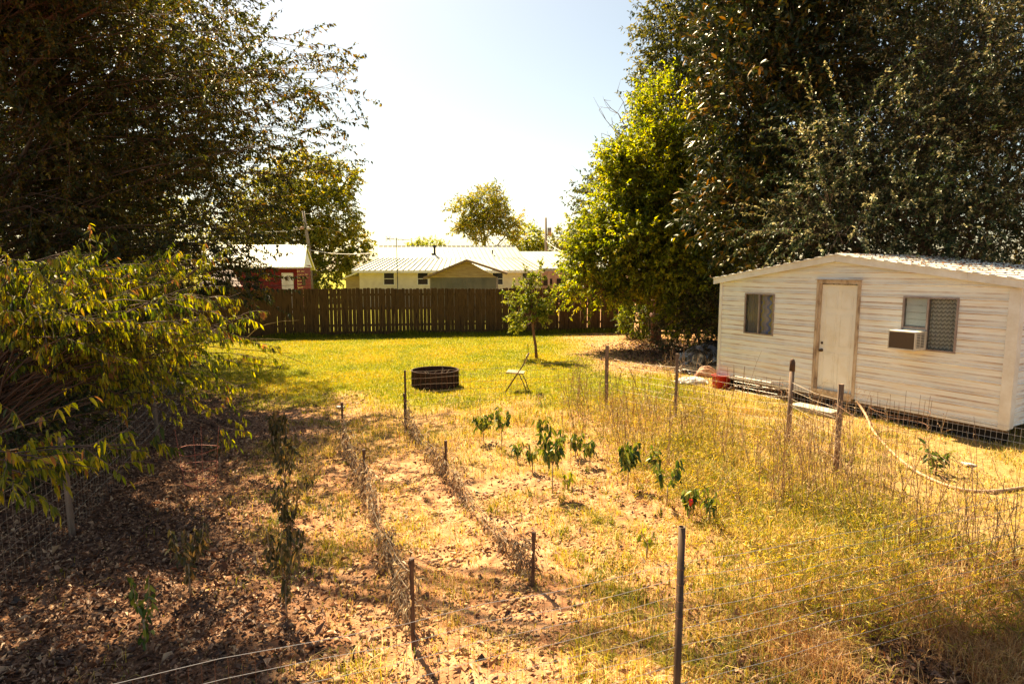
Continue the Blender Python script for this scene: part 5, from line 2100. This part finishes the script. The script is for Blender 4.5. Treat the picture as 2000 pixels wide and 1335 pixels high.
wg = 'tall wilted plants in the left garden row'
wk = dict(name='wilted_plant', cat='plant', group=wg, lm='wilted')
pepper(545, 890, .62, .16, 4, 21, 'dark wilted bushy plant at the far end of the left row', nl=40, leaf=.09, lowleaf=True, **wk)
pepper(560, 1010, .85, .16, 4, 22, 'tall wilted plant with hanging leaves in the middle of the left row', nl=34, leaf=.085, lowleaf=True, **wk)
pepper(566, 1090, .62, .15, 4, 23, 'wilted plant with straggly leaves just behind the nearest one of the left row', nl=30, leaf=.08, lowleaf=True, **wk)
pepper(560, 1205, .62, .17, 4, 24, 'wilted plant nearest to the wire fence in the left row', nl=30, leaf=.075, lowleaf=True, **wk)
pepper(372, 1160, .55, .18, 4, 25, 'wilted bushy plant in the dappled leaf litter', nl=30, leaf=.075, lowleaf=True, **wk)
pepper(285, 1270, .50, .08, 2, 26, 'thin wilted plant with a green tip in the dark lower left', nl=16, leaf=.08, lm='pepperleaf', name='wilted_plant', cat='plant', group=wg, lowleaf=True)
pepper(430, 915, .4, .2, 4, 27, 'wilted plant beside the reddish wire cage', nl=20, leaf=.07, **wk)
pepper(600, 975, .3, .12, 3, 28, 'small wilted plant right of the tall one in the left row', nl=14, leaf=.06, **wk)
pepper(1828, 925, .32, .22, 5, 41, 'broad-leaved green weed growing beside the pale hose', lm='weed', leaf=.14, nl=9, name='weed_plant', cat='weed', group=None, hang=.1, lowleaf=True)


# ---------------------------------------------------------------- grass, weeds, litter
def blades(x, y, h, wd, rg, lean=.35, bend=.3, z=None):
    N = len(x)
    z = gz(x, y) if z is None else z
    a = rg.uniform(0, 2 * pi, N)
    la = rg.uniform(0, 2 * pi, N)
    lm = np.abs(rg.normal(0, lean, N)) * h
    dx, dy = np.cos(la) * lm, np.sin(la) * lm
    sx, sy = np.cos(a) * wd / 2, np.sin(a) * wd / 2
    b0 = np.column_stack([x - sx, y - sy, z - .01])
    b1 = np.column_stack([x + sx, y + sy, z - .01])
    m0 = np.column_stack([x - sx * .8 + dx * .35, y - sy * .8 + dy * .35, z + h * .55])
    m1 = np.column_stack([x + sx * .8 + dx * .35, y + sy * .8 + dy * .35, z + h * .55])
    t = np.column_stack([x + dx * (1 + bend), y + dy * (1 + bend), z + h * (1 - .15 * bend) * np.clip(1 - lm / h * .4, .2, 1)])
    V = np.stack([b0, b1, m1, m0, t], 1).reshape(-1, 3)
    i = np.arange(N) * 5
    F = np.vstack([np.stack([i, i + 1, i + 2], 1), np.stack([i, i + 2, i + 3], 1), np.stack([i + 3, i + 2, i + 4], 1)])
    return V, F


def scatter(n, x0, x1, y0, y1, dens, rg, persp=1.2):
    """more samples near the camera"""
    u = rg.uniform(0, 1, n)
    y = y0 * (y1 / y0) ** (u ** (1.0 / 1.0)) if persp else rg.uniform(y0, y1, n)
    x = rg.uniform(x0, x1, n)
    # keep only what can be in or near the frame
    k = np.abs(x) < (y * .86 + 1.2)
    x, y = x[k], y[k]
    k = rg.uniform(0, 1, len(x)) < dens(x, y)
    return x[k], y[k]


def build_cover():
    rg = np.random.RandomState(900)

    # short lawn
    def dl(x, y):
        l, t, d, b = zones(x, y)
        return np.clip(l * (1 - .8 * t) * (.35 + 1.1 * fbm(x * 1.3, y * 1.3, 77)), 0, 1)
    x, y = scatter(420000, -13, 9, 10.5, 27, dl, rg)
    n = fbm(x * .5, y * .5, 31)
    h = rg.uniform(.03, .075, len(x)) * (.7 + .8 * n)
    V, F = blades(x, y, h, rg.uniform(.008, .016, len(x)), rg, .6)
    r = np.clip(.75 * fbm(x * .9, y * .9, 13, 4) + .55 * rg.uniform(0, 1, len(x)) - .22 - .12 * sm(-6, 2, -x) * 0, 0, 1)
    o = bigmesh('lawn_grass', V, F, M['lawn'], None, np.repeat(r, 5))
    tag(o, 'short yellow-green grass of the back lawn', 'grass', kind='stuff')

    # taller grass at the foot of the board fence
    n_ = 9000
    s = rg.uniform(0, 22.5, n_)
    a = np.array([-17.0, 22.85])
    u = unit(np.array([22.25, 3.9]))
    nr = np.array([u[1], -u[0]])
    off = np.abs(rg.normal(.12, .15, n_))
    P = a + u * s[:, None] + nr * off[:, None]
    V, F = blades(P[:, 0], P[:, 1], rg.uniform(.08, .28, n_) * (.4 + fbm(s, s * 0, 2)), rg.uniform(.01, .02, n_), rg, .3)
    o = bigmesh('fence_grass', V, F, M['lawn'], None, np.repeat(rg.uniform(0, .5, n_), 5))
    tag(o, 'taller unmown grass along the foot of the board fence', 'grass', kind='stuff')

    # dry weedy grass
    def dd(x, y):
        l, t, d, b = zones(x, y)
        base = d * np.clip(.30 + 3.4 * (fbm(x * 1.5, y * 1.5, 51, 4) - .48), .05, 1)
        for px_, py_ in PEP:
            base = base * (1 - .9 * np.exp(-((x - px_) ** 2 + (y - py_ + .18) ** 2) / .22))
        return np.clip(base * (1 - .85 * l) + (1 - l) * (1 - .9 * t) * np.clip(.04 + 1.6 * (fbm(x * 2.2, y * 2.2, 57) - .5), .02, .5), 0.0, 1)
    x, y = scatter(520000, -4, 8.5, 2.2, 15, dd, rg)
    l, t, d, b = zones(x, y)
    n = fbm(x * .8, y * .8, 52)
    strip = sm(3.9, 4.9, x)
    h = rg.uniform(.04, .20, len(x)) * (.25 + 1.3 * fbm(x * 2, y * 2, 54)) * (.5 + .8 * d) * (1 - .6 * strip)
    V, F = blades(x, y, h, rg.uniform(.003, .007, len(x)) * (.7 + .07 * y), rg, .7, .5)
    g = fbm(x * .9 + 5, y * .9, 53, 4)
    r = np.clip(.9 * g + .95 * rg.uniform(0, 1, len(x)) - .46, 0, .96)
    r[rg.uniform(size=len(x)) < .04] = 1.0
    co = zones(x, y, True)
    r = np.where(rg.uniform(size=len(x)) < .92 * co, rg.uniform(.93, 1, len(x)), r)  # reddish dead thatch, its dark colour doubling as shade
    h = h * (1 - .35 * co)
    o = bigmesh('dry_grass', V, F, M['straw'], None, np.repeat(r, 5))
    tag(o, 'dry yellow weedy grass covering the right side of the garden', 'grass', kind='stuff')

    # scattered tufts on the garden soil
    C = rg.uniform(0, 1, (1700, 2))
    cy = 3.6 * (12.5 / 3.6) ** C[:, 0]
    cx = (C[:, 1] * 1.5 - .62) * cy * .72
    kk = rg.uniform(0, 1, 1700) < np.clip(1.1 - zones(cx, cy)[1] * .8, .12, 1)
    cx, cy = cx[kk], cy[kk]
    kk = fbm(cx * .9, cy * .9, 88) + .26 * sm(-.4, 1.2, cx) > .52
    cx, cy = cx[kk], cy[kk]
    per = 44
    sz = rg.gamma(3, .035, len(cx))
    x = np.repeat(cx, per) + rg.normal(0, 1, len(cx) * per) * np.repeat(sz, per)
    y = np.repeat(cy, per) + rg.normal(0, 1, len(cx) * per) * np.repeat(sz, per)
    h = rg.uniform(.03, .12, len(x)) * np.repeat(rg.uniform(.5, 1.5, len(cx)), per)
    V, F = blades(x, y, h, rg.uniform(.003, .008, len(x)), rg, .8, .5)
    r = np.clip(np.repeat(rg.uniform(0, .85, len(cx)), per) + rg.normal(0, .12, len(x)), 0, .95)
    o = bigmesh('grass_tufts', V, F, M['straw'], None, np.repeat(r, 5))
    tag(o, 'scattered green and straw tufts of grass on the bare garden soil', 'grass', kind='stuff')

    # long fine weeds, shoots with tiny leaves
    def dw(x, y):
        f = sm(.9, 2.2, x + .12 * (y - 8)) * (1 - sm(4.0, 4.6, x)) * (1 - sm(12.3, 13.2, y))
        return np.clip(f * (fbm(x * 1.0, y * 1.0, 61) - .30) * 3, 0, 1)
    x, y = scatter(60000, .5, 5.5, 4.0, 13.2, dw, rg)
    N = min(len(x), 2600)
    x, y = x[:N], y[:N]
    st = np.column_stack([x, y, gz(x, y)])
    sh = make_shoots(st, rg.normal(0, .35, (N, 3)) + [0, 0, 1], rg.uniform(.12, .5, N), rg, 5, .12, .25)
    p, T, idx = pts_on(sh, 9, rg, .25)
    V, F = leaves(p, T * .6 + rg.normal(0, .6, p.shape), .055 * rg.uniform(.5, 1.5, len(p)), .007 * rg.uniform(.6, 1.5, len(p)), rg)
    sr = rg.uniform(0, 1, N)
    r = np.clip(.4 * sr[idx] + .45 * rg.uniform(size=len(p)), 0, .9)
    root = bigmesh('weeds', V, F, M['straw'], None, np.repeat(r, 4))
    tag(root, 'tangled yellow-green weeds between the pepper plants and the side fence', 'weeds', kind='stuff')
    V, F = tubes(sh, np.full(N, .002), np.full(N, .001))
    bigmesh('weed_stems', V, F, M['stalk'], root, np.full(len(V), .5))

    # tall bare dry stalks
    N = 480
    c = np.array([gp(*q)[:2] for q in [(1150, 800), (1250, 840), (1300, 870), (1230, 900), (1400, 880), (1470, 930), (1560, 960), (1640, 990), (1700, 960), (1860, 1090), (1330, 780), (1180, 850), (1520, 1000), (1600, 905)]])
    k = rg.randint(0, len(c), N)
    xy = c[k] + rg.normal(0, .38, (N, 2))
    st = np.column_stack([xy, gz(xy[:, 0], xy[:, 1])])
    Ls = rg.uniform(.4, 1.2, N)
    sh = make_shoots(st, rg.normal(0, .12, (N, 3)) + [0, 0, 1], Ls, rg, 6, .02, .08)
    p, T, idx = pts_on(sh, 4, rg, .35, .9)
    br = make_shoots(p, T + rg.normal(0, .55, p.shape), rg.uniform(.08, .3, len(p)), rg, 5, .0, .15)
    V1, F1 = tubes(sh, np.full(N, .0045), np.full(N, .0018))
    V2, F2 = tubes(br, np.full(len(br), .0018), np.full(len(br), .0008))
    root = bigmesh('dry_stalks', np.vstack([V1, V2]), np.vstack([F1, F2 + len(V1)]), M['stalk'], None, np.repeat(np.concatenate([np.repeat(rg.uniform(0, .8, N), 18), np.repeat(rg.uniform(.2, 1, len(br)), 15)]), 1))
    tag(root, 'thin bare brown stalks standing in the weeds along the side fence', 'stalks', kind='stuff')
    p, T, idx = pts_on(br, 4, rg, .3, 1)
    V, F = leaves(p, rg.normal(0, 1, p.shape), .016 * rg.uniform(.6, 1.5, len(p)), .008 * rg.uniform(.6, 1.5, len(p)), rg)
    bigmesh('seed_heads', V, F, M['stalk'], root, np.repeat(rg.uniform(0, 1, len(p)), 4))

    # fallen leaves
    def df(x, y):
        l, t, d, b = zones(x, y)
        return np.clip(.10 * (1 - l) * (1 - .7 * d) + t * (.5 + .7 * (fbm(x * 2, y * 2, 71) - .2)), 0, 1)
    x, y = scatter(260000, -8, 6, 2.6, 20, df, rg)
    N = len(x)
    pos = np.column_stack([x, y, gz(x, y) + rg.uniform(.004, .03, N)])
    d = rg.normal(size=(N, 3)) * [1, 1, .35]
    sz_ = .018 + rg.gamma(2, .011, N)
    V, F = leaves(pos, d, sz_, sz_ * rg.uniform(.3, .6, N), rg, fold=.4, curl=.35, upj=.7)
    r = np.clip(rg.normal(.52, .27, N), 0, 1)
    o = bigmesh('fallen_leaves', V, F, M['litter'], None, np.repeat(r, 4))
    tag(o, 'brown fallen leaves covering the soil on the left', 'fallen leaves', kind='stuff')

    # leaf mulch under the yellow-green tree and shrubs
    N = 9000
    x = rg.normal(5.6, 1.1, N)
    y = rg.normal(19.8, 1.4, N)
    pos = np.column_stack([x, y, gz(x, y) + rg.uniform(.004, .03, N)])
    V, F = leaves(pos, rg.normal(size=(N, 3)) * [1, 1, .35], rg.uniform(.05, .11, N), rg.uniform(.03, .06, N), rg, fold=.35)
    o = bigmesh('fallen_leaves', V, F, M['litter'], None, np.repeat(rg.uniform(0, .8, N), 4))
    tag(o, 'dark fallen leaves under the leaning tree beside the shed', 'fallen leaves', kind='stuff')

    # soil clods on the bare rows
    def dc(x, y):
        l, t, d, b = zones(x, y)
        return np.clip((1 - l) * (1 - t) * (1 - d * .9) * (fbm(x * 3, y * 3, 81) - .35) * 3, 0, 1)
    x, y = scatter(60000, -5, 4, 2.8, 11, dc, rg)
    N = len(x)
    r = rg.gamma(2, .005, N) + .004
    ico = np.array([[1, 0, 0], [-1, 0, 0], [0, 1, 0], [0, -1, 0], [0, 0, 1], [0, 0, -1.]])
    fc = np.array([[0, 2, 4], [2, 1, 4], [1, 3, 4], [3, 0, 4], [2, 0, 5], [1, 2, 5], [3, 1, 5], [0, 3, 5]])
    V = ico[None] * (r[:, None, None] * rg.uniform(.6, 1.3, (N, 6, 1)))
    a = rg.uniform(0, 6.28, N)
    ca, sa = np.cos(a)[:, None], np.sin(a)[:, None]
    V = np.stack([V[..., 0] * ca - V[..., 1] * sa, V[..., 0] * sa + V[..., 1] * ca, V[..., 2] * .7], -1)
    V = V + np.column_stack([x, y, gz(x, y) + .004])[:, None, :]
    F = (np.arange(N) * 6)[:, None, None] + fc[None]
    o = bigmesh('soil_clods', V.reshape(-1, 3), F.reshape(-1, 3), mat('clod', (.34, .2, .1), .95, var=[(.5, .32, .17)], scale=3), None)
    tag(o, 'crumbly tan soil clods on the bare garden rows', 'soil', kind='stuff')


build_cover()

for o in bpy.data.objects:
    if '_local' in o:
        del o['_local']
